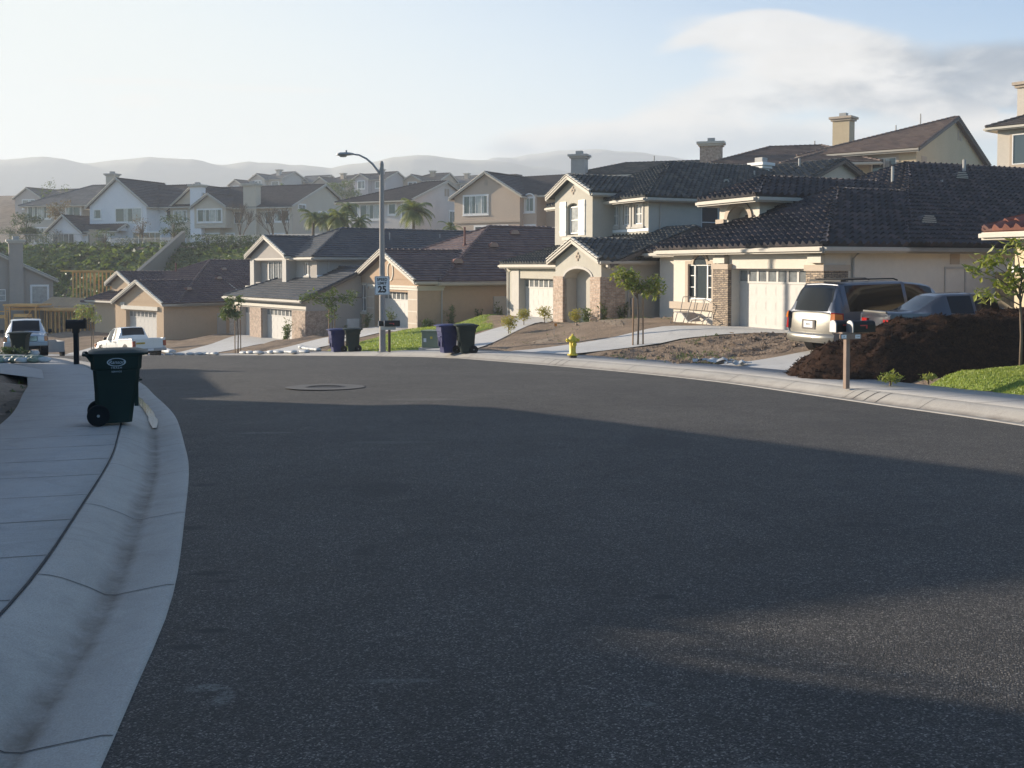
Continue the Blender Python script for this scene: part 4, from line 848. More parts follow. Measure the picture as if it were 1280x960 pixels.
# ---------------------------------------------------------------- street furniture, bins
M['green_p']=flat('green_plastic',(.007,.018,.013),.55,spec=.28,var=.25); M['blue_p']=flat('blue_plastic',(.02,.024,.10),.55,spec=.3,var=.15); M['black']=flat('black_paint',(.006,.006,.007),.5,spec=.25)
M['rubber']=flat('rubber',(.010,.010,.010),.85,spec=.2); M['galv']=flat('galvanised_steel',(.30,.30,.30),.5,.6); M['print']=flat('bin_print',(.42,.45,.48),.6); M['yellow']=flat('hydrant_yellow',(.62,.48,.03),.45,var=.12)
M['brown_post']=flat('brown_post',(.22,.15,.11),.7,var=.2); M['dark_post']=flat('dark_post',(.06,.035,.025),.7,var=.3); M['red']=flat('red_flag',(.45,.02,.02),.4); M['sign_w']=flat('sign_white',(.72,.72,.70),.35); M['ink']=flat('sign_black',(.015,.015,.015),.5)
M['iron']=flat('cast_iron',(.035,.03,.028),.6,.5,var=.3); M['box_green']=flat('utility_green',(.17,.20,.13),.55); M['plastic_w']=flat('white_plastic_bag',(.5,.5,.48),.6,var=.35); M['bag_green']=flat('green_sack',(.22,.26,.19),.55,var=.6)
def bin_(loc,rz,body,label,group,s=1.0,logo=True):
    # local +x = front (lid opens), -x = wheels and handle
    t=empty('wheeled_bin',loc,rz,label,'wheeled bin',group); t.scale=(s,s,s)
    ring=lambda x0,x1,w,z,c=.05:[(x0+c,-w,z),(x1-c,-w,z),(x1,-w+c,z),(x1,w-c,z),(x1-c,w,z),(x0+c,w,z),(x0,w-c,z),(x0,-w+c,z)]
    mb=MB(); R_=[ring(-.27,.20,.25,.03),ring(-.29,.245,.262,.40),ring(-.29,.28,.265,.46),ring(-.31,.31,.285,.78),ring(-.335,.33,.30,.80),ring(-.345,.345,.31,1.0)]
    for a,b in zip(R_[:-1],R_[1:]):
        n=8; mb.add(a+b,[(i,(i+1)%n,n+(i+1)%n,n+i) for i in range(n)])
    mb.add(R_[0],[tuple(range(8))[::-1]]); mb.add(R_[-1],[tuple(range(8))])
    for w in (-.17,.17): mb.box(.235,.29,w-.02,w+.02,.25,.55)
    mb.tube([(.30,-.16,.62),(.33,-.16,.62),(.33,.16,.62),(.30,.16,.62)],.014,6)
    b=mb.build('body',body,t,auto=35,bevel=.008)
    l=MB(); A=[ring(-.36,.42,.335,.985,.06),ring(-.37,.43,.34,1.02,.06),ring(-.30,.30,.27,1.055,.07),ring(-.16,.15,.15,1.07,.07)]
    for a,c in zip(A[:-1],A[1:]): l.add(a+c,[(i,(i+1)%8,8+(i+1)%8,8+i) for i in range(8)])
    l.add(A[0],[tuple(range(8))[::-1]]); l.add(A[-1],[tuple(range(8))]); l.build('lid',body,t,auto=40,bevel=.006)
    h=MB(); h.tube([(-.33,-.24,.95),(-.40,-.24,1.0),(-.43,-.22,1.0),(-.43,.22,1.0),(-.40,.24,1.0),(-.33,.24,.95)],.02,8)
    for w in (-.24,.24): h.add([(-.33,w-.015,.88),(-.33,w-.015,.97),(-.41,w-.015,1.0),(-.33,w+.015,.88),(-.33,w+.015,.97),(-.41,w+.015,1.0)],[(0,1,2),(5,4,3),(0,3,4,1),(1,4,5,2),(2,5,3,0)])
    h.build('handle',body,t,auto=40)
    for w in (-.295,.295):
        m=MB(); n=24; pr=[(0,-.035),(.135,-.035),(.15,-.02),(.15,.02),(.135,.035),(0.0,.035)]; vs=[];fs=[]
        for i in range(n):
            a=2*math.pi*i/n
            for r,y in pr: vs.append((-.245+r*math.cos(a),w+y,.15+r*math.sin(a)))
        for i in range(n):
            for k in range(5): a=i*6+k;c=((i+1)%n)*6+k; fs.append((a,a+1,c+1,c))
        m.add(vs,fs); wo=m.build('wheel',M['rubber'],t,auto=40)
        hb=MB().tube([(-.245,w-.045,.15),(-.245,w+.045,.15)],.02,10); hb.build('hub',M['galv'],wo)
    if logo:
        y=-.305; rx=(R(90)-.06,0,0)
        m=MB(); n=36
        for i in range(n):
            a=2*math.pi*i/n; b_=2*math.pi*(i+1)/n; q=lambda r,an:( .0+.125*r*math.cos(an), -.3085-(.9+.058*r*math.sin(an)-.9)*.04,.895+.058*r*math.sin(an))
            m.poly(q(1,a),q(1,b_),q(.86,b_),q(.86,a))
        m.build('oval_emblem',M['print'],t)
        text('lettering','Ranson',.07,M['print'],t,(0,-.309,.893),rx,.001,sx=1,shear=.3)
        text('lettering','TRASH',.04,M['print'],t,(0,-.3075,.815),rx,.001,spacing=1.3); text('lettering','SERVICE',.032,M['print'],t,(0,-.301,.76),rx,.001,spacing=1.2)
    return t
bin_((-5.33,13.75,gz(-5.33,13.75)+.02),R(22),M['green_p'],'dark green wheeled bin with oval white emblem standing alone on the left kerb',None,.94)
def bz(x,y): return gz(x,y)
bin_((-20.8,43.2,bz(-20.8,43.2)+.0),R(185),M['green_p'],'dark green wheeled bin in front of the pale pickup truck',None,1.0)
bin_((-7.85,45.8,bz(-7.85,45.8)),R(205),M['blue_p'],'blue wheeled bin left of the lamp post, with lit white edge','bins put out in pairs along the kerb')
bin_((-7.05,45.2,bz(-7.05,45.2)),R(190),M['green_p'],'green wheeled bin between the blue bin and the lamp post','bins put out in pairs along the kerb')
bin_((-2.35,37.1,bz(-2.35,37.1)),R(205),M['blue_p'],'blue wheeled bin beside the green utility box','bins put out in pairs along the kerb')
bin_((-1.65,36.6,bz(-1.65,36.6)),R(190),M['green_p'],'green wheeled bin nearer the hydrant, right of a blue bin','bins put out in pairs along the kerb')
# lamp post with sign
px_,py_=-5.35,42.2; z0=gz(px_,py_)
t=empty('street_lamp',(px_,py_,z0),0,'grey street lamp with curved arm above the speed limit sign','street lamp')
MB().tube([(0,0,0),(0,0,.02),(0,0,3),(0,0,7.75),(0,0,7.85)],[.15,.135,.118,.085,.05],16).build('pole',m_noise('lamp_pole',(.30,.27,.24),.12,1,10,.75,60,.2,.002),t,smooth=True)
MB().box(-.19,.19,-.19,.19,-.05,.03).build('base_plate',M['galv'],t)
arm=[(-.02,0,7.2),(-.25,0,7.55)]+[(-.25-.55*math.sin(a)*1.0,0,7.55+.55*(1-math.cos(a))*1.0) for a in (.0,)]
arm=[(0,0,7.2),(-.16,0,7.45),(-.36,0,7.72),(-.62,0,7.95),(-.92,0,8.1),(-1.2,0,8.14)]
MB().tube(arm,[.05,.048,.045,.04,.036,.034],8).build('arm',M['galv'],t,smooth=True)
L_=MB(); n=12
prof=[(-1.15,.05,8.14,.04),(-1.3,.09,8.14,.07),(-1.5,.13,8.135,.085),(-1.72,.13,8.13,.08),(-1.85,.06,8.12,.04)]
vs=[];fs=[]
for x,w,z,hh in prof:
    for i in range(n):
        a=2*math.pi*i/n; vs.append((x,w*math.cos(a),z+hh*math.sin(a)*(1 if math.sin(a)>0 else .8)))
for k in range(len(prof)-1):
    for i in range(n): fs.append((k*n+i,k*n+(i+1)%n,(k+1)*n+(i+1)%n,(k+1)*n+i))
fs+=[tuple(range(n))[::-1],tuple(range((len(prof)-1)*n,len(prof)*n))]
lum=L_.add(vs,fs).build('lamp_head',M['galv'],t,smooth=True)
MB().tube([(-1.45,0,8.2),(-1.45,0,8.3)],.035,8).build('photocell',M['vent_metal'],lum)
s_=MB(); vs=[]
for i in range(n): a=2*math.pi*i/n; vs.append((-1.58+.17*math.cos(a),.09*math.sin(a),8.07))
for i in range(n): a=2*math.pi*i/n; vs.append((-1.58+.12*math.cos(a),.06*math.sin(a),8.02))
s_.add(vs,[(i,(i+1)%n,n+(i+1)%n,n+i) for i in range(n)]+[tuple(range(n,2*n))]).build('lens',M['glass_lt'],lum,smooth=True)
sg=empty('speed_limit_sign',(px_+.02,py_-.16,z0+2.75),R(7),'white SPEED LIMIT 25 sign fixed to the street lamp pole','sign')
def rrect(w,h,r,y,n=4):
    pts=[]
    for cx,cz,a0 in ((w-r,h-r,0),(-w+r,h-r,90),(-w+r,-h+r,180),(w-r,-h+r,270)):
        for i in range(n+1): a=R(a0+90*i/n); pts.append((cx+r*math.cos(a),y,cz+r*math.sin(a)))
    return pts
MB().frus(rrect(.305,.385,.04,.01),rrect(.305,.385,.04,-.008)).build('plate',M['sign_w'],sg)
m=MB(); a=rrect(.285,.365,.035,-.011); b=rrect(.272,.352,.03,-.011); nn=len(a); m.add(a+b,[(i,(i+1)%nn,nn+(i+1)%nn,nn+i) for i in range(nn)]); m.build('border',M['ink'],sg)
text('lettering','SPEED',.155,M['ink'],sg,(0,-.013,.245),(R(90),0,0),.001,spacing=1.02,off=.006); text('lettering','LIMIT',.155,M['ink'],sg,(0,-.013,.09),(R(90),0,0),.001,spacing=1.02,off=.006); text('lettering','25',.36,M['ink'],sg,(0,-.013,-.165),(R(90),0,0),.001,sx=.95,off=.016)
# mailboxes
def mbox(parent,x,y,z,L=.5,w=.17,h=.22,m='black',flag=True,front=True):
    n=8; pr=[(-w/2,0),(w/2,0)]+[(w/2*math.cos(a),h-w/2+w/2*math.sin(a)) for a in [math.pi*i/n for i in range(n+1)]]
    a=[(x,y+p,z+q) for p,q in pr]; b=[(x+L,y+p,z+q) for p,q in pr]; k=MB(); k.frus(a,b); 
    o=k.build('box',M[m],parent)
    if front:
        k=MB(); pr2=[(p*1.12,(q-.1)*1.06+.1) for p,q in pr]; k.frus([(x-.02,y+p,z+q) for p,q in pr2],[(x+.006,y+p,z+q) for p,q in pr2]); k.build('box_door',M['galv'],o)
    if flag: k=MB(); k.box(x+L*.3,x+L*.62,y-w/2-.015,y-w/2-.006,z+.12,z+.14); k.box(x+L*.56,x+L*.62,y-w/2-.015,y-w/2-.006,z+.07,z+.14); k.build('flag',M['red'],o)
    return o
mz=gz(6.47,19.75)-.0
t=empty('mailbox',(6.47,19.75,mz),R(20),'pair of black mailboxes on one brown post in front of the mulch pile','mailbox')
MB().box(-.045,.045,-.045,.045,0,1.0).build('post',M['brown_post'],t,bevel=.004)
m=MB(); m.frus(rrect(.215,.055,.03,-.16),rrect(.215,.055,.03,-.13)); cb=m.build('crossbar',M['brown_post'],t); cb.location=(0,0,1.02); cb.rotation_euler=(0,0,R(-12))
m=MB().box(-.2,.42,-.12,.12,1.075,1.1); m.build('shelf',M['brown_post'],t)
for dx in (-.14,.14): 
    p=MB().box(dx-.05,dx+.05,-.168,-.163,-.035,.035).build('number_plate',M['sign_w'],cb)
for dx,s in ((-.14,'12'),(.14,'1244')): text('lettering',s,.035,M['ink'],cb,(dx,-.17,0),(R(90),0,0),.0008)
mbox(t,-.22,.12,1.1); mbox(t,-.0,-.10,1.1,.52)
lz=gz(-12.25,29.3)
t=empty('mailbox',(-12.45,29.2,lz),R(12),'black mailbox on a thick black post beside the left sidewalk','mailbox')
MB().box(-.065,.065,-.065,.065,0,.98).build('post',M['black'],t); MB().box(-.09,.09,-.08,.08,.9,1.02).build('collar',M['black'],t); mbox(t,-.26,0,1.02,.54,.2,.26,flag=False,front=False); MB().box(.22,.26,-.1,.1,1.26,1.32).build('latch',M['black'],t)
z1=gz(-5.0,41.6); t=empty('mailbox',(-4.98,41.5,z1),R(10),'dark mailboxes on a brown post right behind the lamp pole','mailbox')
MB().box(-.05,.05,-.05,.05,0,1.0).build('post',M['dark_post'],t); MB().box(-.35,.25,-.14,-.1,.92,1.06).build('crossbar',M['cream_trim'],t); mbox(t,-.42,.1,1.06,.5,.18,.22,flag=False); mbox(t,-.2,-.1,1.06,.62,.2,.24)
# hydrant
hx,hy=1.9,32.0; t=empty('fire_hydrant',(hx,hy,gz(hx,hy)+.02),R(15),'yellow fire hydrant at the kerb','fire hydrant')
MB().tube([(0,0,0),(0,0,.07)],[.13,.13],16).build('base_pipe',M['iron'],t,auto=40)
MB().tube([(0,0,.07),(0,0,.10),(0,0,.11),(0,0,.15),(0,0,.17),(0,0,.48),(0,0,.50),(0,0,.56),(0,0,.60),(0,0,.66),(0,0,.69)],[.17,.17,.12,.11,.10,.105,.14,.145,.13,.08,.03],18).build('barrel',M['yellow'],t,auto=50)
MB().tube([(0,0,.68),(0,0,.74)],.03,5).build('bonnet_nut',M['yellow'],t,auto=40)
for a,r,l,z in ((180,.055,.2,.54),(0,.055,.2,.54),(-90,.07,.2,.42)):
    d=(math.cos(R(a)),math.sin(R(a))); m=MB().tube([(0,0,z),(d[0]*.13,d[1]*.13,z)],r*.75,12); m.tube([(d[0]*.13,d[1]*.13,z),(d[0]*l,d[1]*l,z)],r,12); m.tube([(d[0]*l,d[1]*l,z),(d[0]*(l+.03),d[1]*(l+.03),z)],.02,5); m.build('outlet',M['yellow'],t,auto=40)
# utility box
x,y=-3.2,43.0; t=empty('utility_box',(x,y,gz(x,y)),R(-18),'pale green steel utility box on a pad by the driveway','utility box')
MB().box(-.6,.6,-.45,.45,-.1,.06).build('pad',M['grey_trim'],t); mb=MB().box(-.5,.5,-.38,.38,.06,.72); mb.build('cabinet',M['box_green'],t,bevel=.02); MB().box(-.53,.53,-.41,.41,.72,.78).build('lid',M['box_green'],t,bevel=.012); MB().box(-.4,-.28,-.39,-.382,.3,.46).build('warning_label',M['sign_w'],t); MB().box(-.1,0,-.39,-.382,.44,.54).build('warning_label',flat('label_yellow',(.6,.45,.05),.5),t)
# manhole
x,y=-3.9,21.3; zz=float(zr(y))+.034; t=empty('manhole_cover',(x,y,zz),0,'round iron manhole cover in a pale concrete collar in the road','manhole cover')
def disc(r0,r1,z,n=40,wob=0):
    m=MB()
    for i in range(n):
        a=2*math.pi*i/n;b=2*math.pi*(i+1)/n; q=lambda r,an:(r*math.cos(an),r*math.sin(an),z-.043*r*math.sin(an))
        if r0: m.poly(q(r0,a),q(r1,a),q(r1,b),q(r0,b))
        else: m.poly(q(r1,a),q(r1,b),(0,0,z))
    return m
disc(.40,.82,.022).build('collar',concrete('collar_concrete',(.085,.083,.08)),t); disc(0,.39,.012).build('cover',M['iron'],t); disc(.34,.40,.028).build('ring',M['iron'],t)
# wet gutter
s_=arc_at(LC,14.5); sL_=np.concatenate([[0],np.cumsum(np.hypot(*np.diff(LC,axis=0).T))]); mb=MB(); q=[]
for k in range(17):
    ss=s_+k*.4; X=np.interp(ss,sL_,LC[:,0]); Y=np.interp(ss,sL_,LC[:,1]); nx_=np.interp(ss,sL_,NL[:,0]); ny_=np.interp(ss,sL_,NL[:,1]); w=.06*math.sin(min(1,k/3+.2)*1.57)*(1 if k<13 else (17-k)/4)+.035*random.random()
    for d in (.335-w*.8,.335+w*.7): mb.v.append((float(X+nx_*d),float(Y+ny_*d),float(zr(Y))-.003))
for k in range(16): mb.f.append((2*k,2*k+1,2*k+3,2*k+2))
wm,nt,b=mat('gutter_water'); b.inputs['Base Color'].default_value=(.75,.74,.70,1); b.inputs['Roughness'].default_value=.05; b.inputs['Specular IOR Level'].default_value=1; b.inputs['Metallic'].default_value=.9
set_struct(mb.build('gutter_water',wm))
# ---------------------------------------------------------------- mulch pile
def pile(name,cx,cy,rx,ry,h,rot,m,label,cat,flat_=.55,seed=1,res=90):
    mb=MB(); c,s=math.cos(rot),math.sin(rot)
    for j in range(res+1):
        for i in range(res+1):
            u=-1.15+2.3*i/res; v=-1.15+2.3*j/res; x=cx+c*u*rx-s*v*ry; y=cy+s*u*rx+c*v*ry
            r=(abs(u)**2.6+abs(v)**2.6)**(1/2.6)*(1+.10*fbm(x,y,.8,seed)); t=max(0,1-r); hh=h*min(1,(t/(1-flat_)))**.8
            hh=hh*(1.12-.16*(u+1))*(1+.10*fbm(x,y,.9,seed+3))+ (.09*fbm(x,y,3,seed+5)+.05*fbm(x,y,9,seed+7))*min(1,t*6)-(.45 if t<=0 else 0)
            mb.v.append((x,y,gz_fast(x,y)+hh))
    W=res+1
    for j in range(res):
        for i in range(res): a=j*W+i; mb.f.append((a,a+1,a+W+1,a+W))
    return mb
_gc={}
def gz_fast(x,y):
    k0=(math.floor(x/.5),math.floor(y/.5)); fx=x/.5-k0[0]; fy=y/.5-k0[1]; z=0
    for dx,wx in ((0,1-fx),(1,fx)):
        for dy,wy in ((0,1-fy),(1,fy)):
            k=(k0[0]+dx,k0[1]+dy)
            if k not in _gc: _gc[k]=gz(k[0]*.5,k[1]*.5)
            z+=_gc[k]*wx*wy
    return z
mm,nt,b=mat('mulch'); col=ramp(nt,mth(nt,'ADD',mth(nt,'MULTIPLY',noi(nt,7,6,.8),.5),mth(nt,'MULTIPLY',noi(nt,32,4,.8),.5)),(.35,(.007,.004,.003)),(.52,(.04,.020,.012)),(.72,(.13,.064,.035))); nt.links.new(col,b.inputs['Base Color']); b.inputs['Roughness'].default_value=.95; b.inputs['Specular IOR Level'].default_value=.15; bump(nt,b,noi(nt,28,6,.8),1,.06)
mb=pile('mulch_pile',10.8,23.4,4.45,1.8,1.16,R(4),mm,'','',.47)
o=mb.build('mulch_pile',mm,smooth=True); tag(o,'long dark brown mulch pile dumped behind the double mailbox','mulch pile')
ch=MB(); rnd=random.Random(3); me=o.data
for _ in range(9000):
    v=me.vertices[rnd.randrange(len(me.vertices))]
    if v.co.z<gz_fast(v.co.x,v.co.y)+.02: continue
    c=v.co+Vector((rnd.uniform(-.04,.04),rnd.uniform(-.04,.04),.01)); a=Vector((rnd.uniform(-1,1),rnd.uniform(-1,1),rnd.uniform(-.3,.9))).normalized()*rnd.uniform(.02,.06); b_=a.cross(Vector((rnd.random(),rnd.random(),1))).normalized()*.012
    ch.poly(c-a-b_,c-a+b_,c+a+b_,c+a-b_)
g=ch.build('mulch_shreds',mm,o); g['kind']='stuff'
# dug soil clods beside the driveway
# paper litter
for x,y,r,lb in ((5.6,28.4,.45,'crumpled white plastic sheet on the bare soil by the walkway'),(6.0,27.1,.28,'flat white paper scrap on the driveway edge nearer the road')):
    mb=MB(); n=10; z=gz(x,y)+.05
    for j in range(n+1):
        for i in range(n+1): u=-1+2*i/n;v=-1+2*j/n; mb.v.append((x+u*r*1.3,y+v*r*.6,z+.06*noise.noise(Vector((u*2.3+x,v*2.3,1)))*2+.04))
    for j in range(n):
        for i in range(n):
            u=-1+2*(i+.5)/n;v=-1+2*(j+.5)/n
            if u*u+v*v+.5*noise.noise(Vector((u*3,v*3,x)))<1: a=j*(n+1)+i; mb.f.append((a,a+1,a+n+2,a+n+1))
    tag(mb.build('litter',M['plastic_w']),lb,'litter')
def sack(x,y,rz,L,W,H,m,label,group,name='sandbag',cat='sandbag',dz=0):
    mb=MB(); n=8;k=10
    for i in range(n+1):
        u=-1+2*i/n; e=(1-abs(u)**3)**.5 if abs(u)<1 else 0
        for j in range(k):
            a=2*math.pi*j/k; nz=1+.18*noise.noise(Vector((u*2+x,math.cos(a)+y,math.sin(a))))
            mb.v.append((u*L/2*(1+.02*math.sin(a)),W/2*math.cos(a)*(.35+.65*e)*nz,H*.5*(.9+math.sin(a)*(.2+.8*e))*nz))
    for i in range(n):
        for j in range(k): mb.f.append((i*k+j,i*k+(j+1)%k,(i+1)*k+(j+1)%k,(i+1)*k+j))
    mb.f.append(tuple(range(k))[::-1]); mb.f.append(tuple(range(n*k,n*k+k)))
    o=mb.build(name,m,smooth=True); o.location=(x,y,gz(x,y)+dz); o.rotation_euler=(0,0,rz); return tag(o,label,cat,group)
rnd=random.Random(12)
def along(C,NN,y,d):
    s=arc_at(C,y); S_=np.concatenate([[0],np.cumsum(np.hypot(*np.diff(C,axis=0).T))]); f=lambda A:float(np.interp(s,S_,A))
    return f(C[:,0])+f(NN[:,0])*d, f(C[:,1])+f(NN[:,1])*d, math.atan2(f(NN[:,1]),f(NN[:,0]))+math.pi/2
lab='white sandbag lying in the row along the far kerb before the driveways'
for k in range(24):
    y=46.6+k*.62+rnd.uniform(-.1,.1); 
    if 51.6<y<53.2: continue
    x_,y_,a=along(RC,NR,y,.75+rnd.uniform(-.12,.25)); sack(x_,y_,a+rnd.uniform(-.3,.3),.65,.36,.17,M['plastic_w'],lab,'white sandbags along the far kerb')
for k in range(9):
    x_,y_,a=along(RC,NR,47.6+k*.45,2.3+k*.22); sack(x_,y_,a+rnd.uniform(-.4,.4),.6,.34,.18,M['plastic_w'],'white sandbag in the short row leading up beside the driveway','white sandbags beside the driveway',dz=.02)
for k in range(6):
    x_,y_,a=along(RC,NR,60.5+k*.7,2.6+k*.35); sack(x_,y_,a+rnd.uniform(-.4,.4),.9,.5,.3,M['plastic_w'],'white sandbag piled beside the tan house driveway','white sandbags by the pickup truck',dz=.05)
for k in range(14):
    x=-14.0-k*.13+.1*rnd.random(); y=30.5+rnd.uniform(-.25,.35); sack(x,y,rnd.uniform(-.6,.9),.42,.22,.17,M['bag_green'] if k%4 else M['plastic_w'],'pale green sack in the heap on the left grass' if k%4 else 'white sack among the green sacks on the left','sacks heaped on the left grass','sack','sack',dz=.02+.05*(k%2))
sack(-20.25,43.3,.3,.42,.34,.3,M['plastic_w'],'white bundle on the ground right of the dark bin by the pickup truck',None,'bundle','bundle')
sack(-17.0,44.4,.2,.6,.5,.3,M['grey_trim'],'grey stone on the kerb below the timber frame',None,'stone','stone')
# folded lounge chair frame
x,y=6.9,39.4; t=empty('lounge_chair',(x,y,gz(x,y)+.02),R(-66),'collapsed folding lounge chair frame by the stone column','lounge chair')
m=MB()
for w in (-.3,.3): m.tube([(-1.0,w,.0),(-.75,w,.45),(-.2,w,.42),(.25,w,.1),(.9,w,.3)],.018,6); m.tube([(-.3,w,.42),(-.1,w,1.05)],.016,6); m.tube([(.1,w,.2),(.5,w,.95)],.016,6); m.tube([(-.5,w,.42),(-.7,w,0)],.016,6)
for p in ((-1.0,.0),(-.75,.45),(.9,.3),(-.1,1.05),(.5,.95)): m.tube([(p[0],-.3,p[1]),(p[0],.3,p[1])],.016,6)
m.build('frame',M['galv'],t); m=MB(); m.add([(-.75,-.28,.46),(-.2,-.28,.43),(-.2,.28,.43),(-.75,.28,.46),(.25,-.28,.11),(.25,.28,.11)],[(0,1,2,3),(1,4,5,2)]); m.build('seat',M['beige_trim'],t)
x,y=3.0,41.3
t=empty('marker_flag',(x-1.3,y,gz(x-1.3,y)+.1),0,'small orange marker flag in the bare yard','flag'); MB().tube([(0,0,0),(0,0,.45)],.006,5).build('stem',M['galv'],t); MB().box(0,.12,-.004,.004,.33,.45).build('cloth',flat('orange_cloth',(.7,.25,.03),.6),t)
# air conditioner-like dark meters by the grey house wall
x,y=hw('D',.6,3.4); t=empty('gas_meter',(x,y,gz(x,y)),R(-64),'dark gas meter beside the grey house wall','gas meter'); MB().box(-.2,.2,-.15,.15,.35,.75).build('body',M['vent_metal'],t,bevel=.03); MB().tube([(-.12,0,0),(-.12,0,.4)],.03,8).tube([(.12,0,0),(.12,0,.4)],.03,8).build('pipes',M['galv'],t)
SUN=4.7; SUNROT=-66.0; SKYS=.076; SKYK=1.0; SKYTINT=(.66,.87,1.06); HAZE=.00078; EXPO=1.55
HZC=(3.6,3.95,4.0); CLD_L=(3.95,3.85,3.75); CLD_D=(.45,.85,1.4); CLD_M=(1.5,1.9,2.4)
# ---------------------------------------------------------------- vehicles
M['champagne']=flat('champagne_sunlit_paint',(.20,.188,.16),.36,.4,.5,.8,.02); M['van_shaded_side']=flat('van_shaded_paint',(.065,.075,.10),.35,.3,.5,.6,.02); M['sedan_paint']=flat('silver_blue_paint',(.05,.057,.072),.32,.3,.5,.8,.02); M['truck_white']=flat('truck_white',(.75,.74,.70),.35,0,.5,.6,.02)  # van: sunlit rear and shaded sides painted as two body colours
M['truck_grey']=flat('pale_grey_paint',(.40,.43,.46),.35,.3,.5,.6,.02)
M['tint']=flat('tinted_glass',(.005,.006,.007),.08,0,.35,var=.2); M['lamp_r']=flat('lamp_red',(.30,.01,.01),.15,0,.8); M['lamp_o']=flat('lamp_orange',(.55,.16,.02),.15,0,.8); M['lamp_w']=flat('lamp_clear',(.55,.56,.58),.1,0,.9); M['chrome']=flat('chrome',(.6,.6,.6),.15,1); M['rim']=flat('alloy_rim',(.4,.4,.4),.3,.8); M['bumper']=flat('dark_bumper',(.04,.04,.045),.6)
def smooth_st(st,n=5):
    # Catmull-Rom style interpolation of the stations; each = (x, [ring values...], flags)
    out=[]
    for i in range(len(st)-1):
        for k in range(n):
            t=k/n; p0=st[max(i-1,0)];p1=st[i];p2=st[i+1];p3=st[min(i+2,len(st)-1)]
            v=[]
            for a,b,c,d in zip(p0[0],p1[0],p2[0],p3[0]):
                m1=(c-a)/2; m2=(d-b)/2; 
                t2=t*t;t3=t2*t; v.append((2*t3-3*t2+1)*b+(t3-2*t2+t)*m1*.8+(-2*t3+3*t2)*c+(t3-t2)*m2*.8)
            out.append((v,st[i][1]))
    out.append(st[-1]); return out
def car(name,loc,rz,label,paint,st,wheels,cat,glass='tint',rear='rear',group=None):
    """stations: ((x,zb,zs,zbelt,zroof,wb,ws,wbelt,wroof), flags) flags: set of 'side','top' -> glass"""
    t=empty(name,loc,rz,label,cat,group); S_=smooth_st(st,5); ringsn=9
    def ring(v):
        x,zb,zs,zt,zr2,wb,ws,wt,wr=v; 
        return [(x,0,zb),(x,wb*.9,zb),(x,wb,zb+.06),(x,ws,zs),(x,wt,zt),(x,wr,zr2-.055),(x,wr-.06,zr2-.012),(x,wr*.55,zr2),(x,0,zr2+.012)]
    V=[];parts={'body':[], 'glass':[]}
    for v,_ in S_:
        r=ring(v); V+= r+[(p[0],-p[1],p[2]) for p in r]
    K=18
    for i in range(len(S_)-1):
        fl=S_[i][1]
        for side in (0,9):
            for k in range(8):
                a=i*K+side+k; f=(a,a+1,a+K+1,a+K) if side else (a,a+K,a+K+1,a+1)
                g='glass' if (k==4 and 'side' in fl) or (k in (6,7) and 'top' in fl) or (k==5 and 'top' in fl and False) else 'body'
                parts[g].append(f)
    for e,s in ((0,1),(len(S_)-1,-1)):
        b=e*K; f=[b+i for i in range(9)]+[b+9+i for i in range(8,0,-1)]; parts['body'].append(tuple(f if s<0 else f[::-1]))
    for k,m in (('body',paint),('glass',M[glass])):
        me=bpy.data.meshes.new(k); 
        used=sorted({i for f in parts[k] for i in f}); mp={u:i for i,u in enumerate(used)}
        if not used: continue
        me.from_pydata([V[u] for u in used],[],[tuple(mp[i] for i in f) for f in parts[k]]); me.materials.append(m); me.shade_smooth(); me.update()
        o=bpy.data.objects.new('body' if k=='body' else 'windows',me); COL.objects.link(o); o.parent=t; bm=bmesh.new(); bm.from_mesh(me); bmesh.ops.remove_doubles(bm,verts=bm.verts,dist=1e-4); bmesh.ops.recalc_face_normals(bm,faces=bm.faces)
        for e_ in bm.edges:
            if len(e_.link_faces)==2 and e_.calc_face_angle(0)>R(38): e_.smooth=False
        bm.to_mesh(me); bm.free()
    for x,w,r in wheels:
        for s in (-1,1):
            ar=MB().tube([(x,s*(w-.30),r+.03),(x,s*(w+.012),r+.03)],r+.07,24); ar.build('wheel_arch',M['black'],t)
            wh=MB().tube([(x,s*(w-.18),r),(x,s*(w-.01),r),(x,s*(w+.02),r)],[r,r,r-.03],28); wo=wh.build('wheel',M['rubber'],t,auto=40)
            rm=MB().tube([(x,s*(w+.015),r),(x,s*(w+.03),r)],[r*.62,r*.55],20); rm.build('rim',M['rim'],wo,auto=40)
    return t
# minivan: x axis forward, rear at x=0. Values: x,zb,zs,zbelt,zroof,wb,ws,wbelt,wroof
VZ=gz(9.3,29.6)
st=[((0.06,.42,.62,.95,.99,.72,.84,.84,.76),set()),((.0,.34,.62,1.02,1.06,.80,.90,.88,.78),set()),((.10,.30,.62,1.05,1.30,.86,.93,.89,.76),{'top'}),((.24,.28,.62,1.06,1.60,.88,.94,.90,.70),{'top'}),((.36,.26,.62,1.07,1.71,.90,.95,.905,.66),set()),((.50,.25,.62,1.07,1.75,.90,.955,.905,.67),{'side'}),
 ((2.4,.24,.62,1.06,1.79,.90,.96,.905,.69),set()),((2.5,.24,.62,1.05,1.79,.90,.96,.905,.69),{'side'}),((3.5,.24,.60,1.03,1.68,.90,.96,.90,.64),{'top'}),((4.15,.26,.60,1.04,1.16,.90,.95,.87,.62),set()),((4.45,.28,.58,.98,1.02,.88,.94,.82,.62),set()),((4.95,.32,.55,.80,.84,.80,.88,.74,.6),set()),((5.1,.40,.5,.66,.68,.66,.76,.66,.55),set())]
van=car('minivan',(8.35,28.6,VZ-.08),R(24),'minivan with sunlit rear painted champagne and shaded sides painted grey, parked in the driveway behind the mulch pile',M['van_shaded_side'],st,[(.95,.93,.33),(3.95,.93,.33)],'minivan')
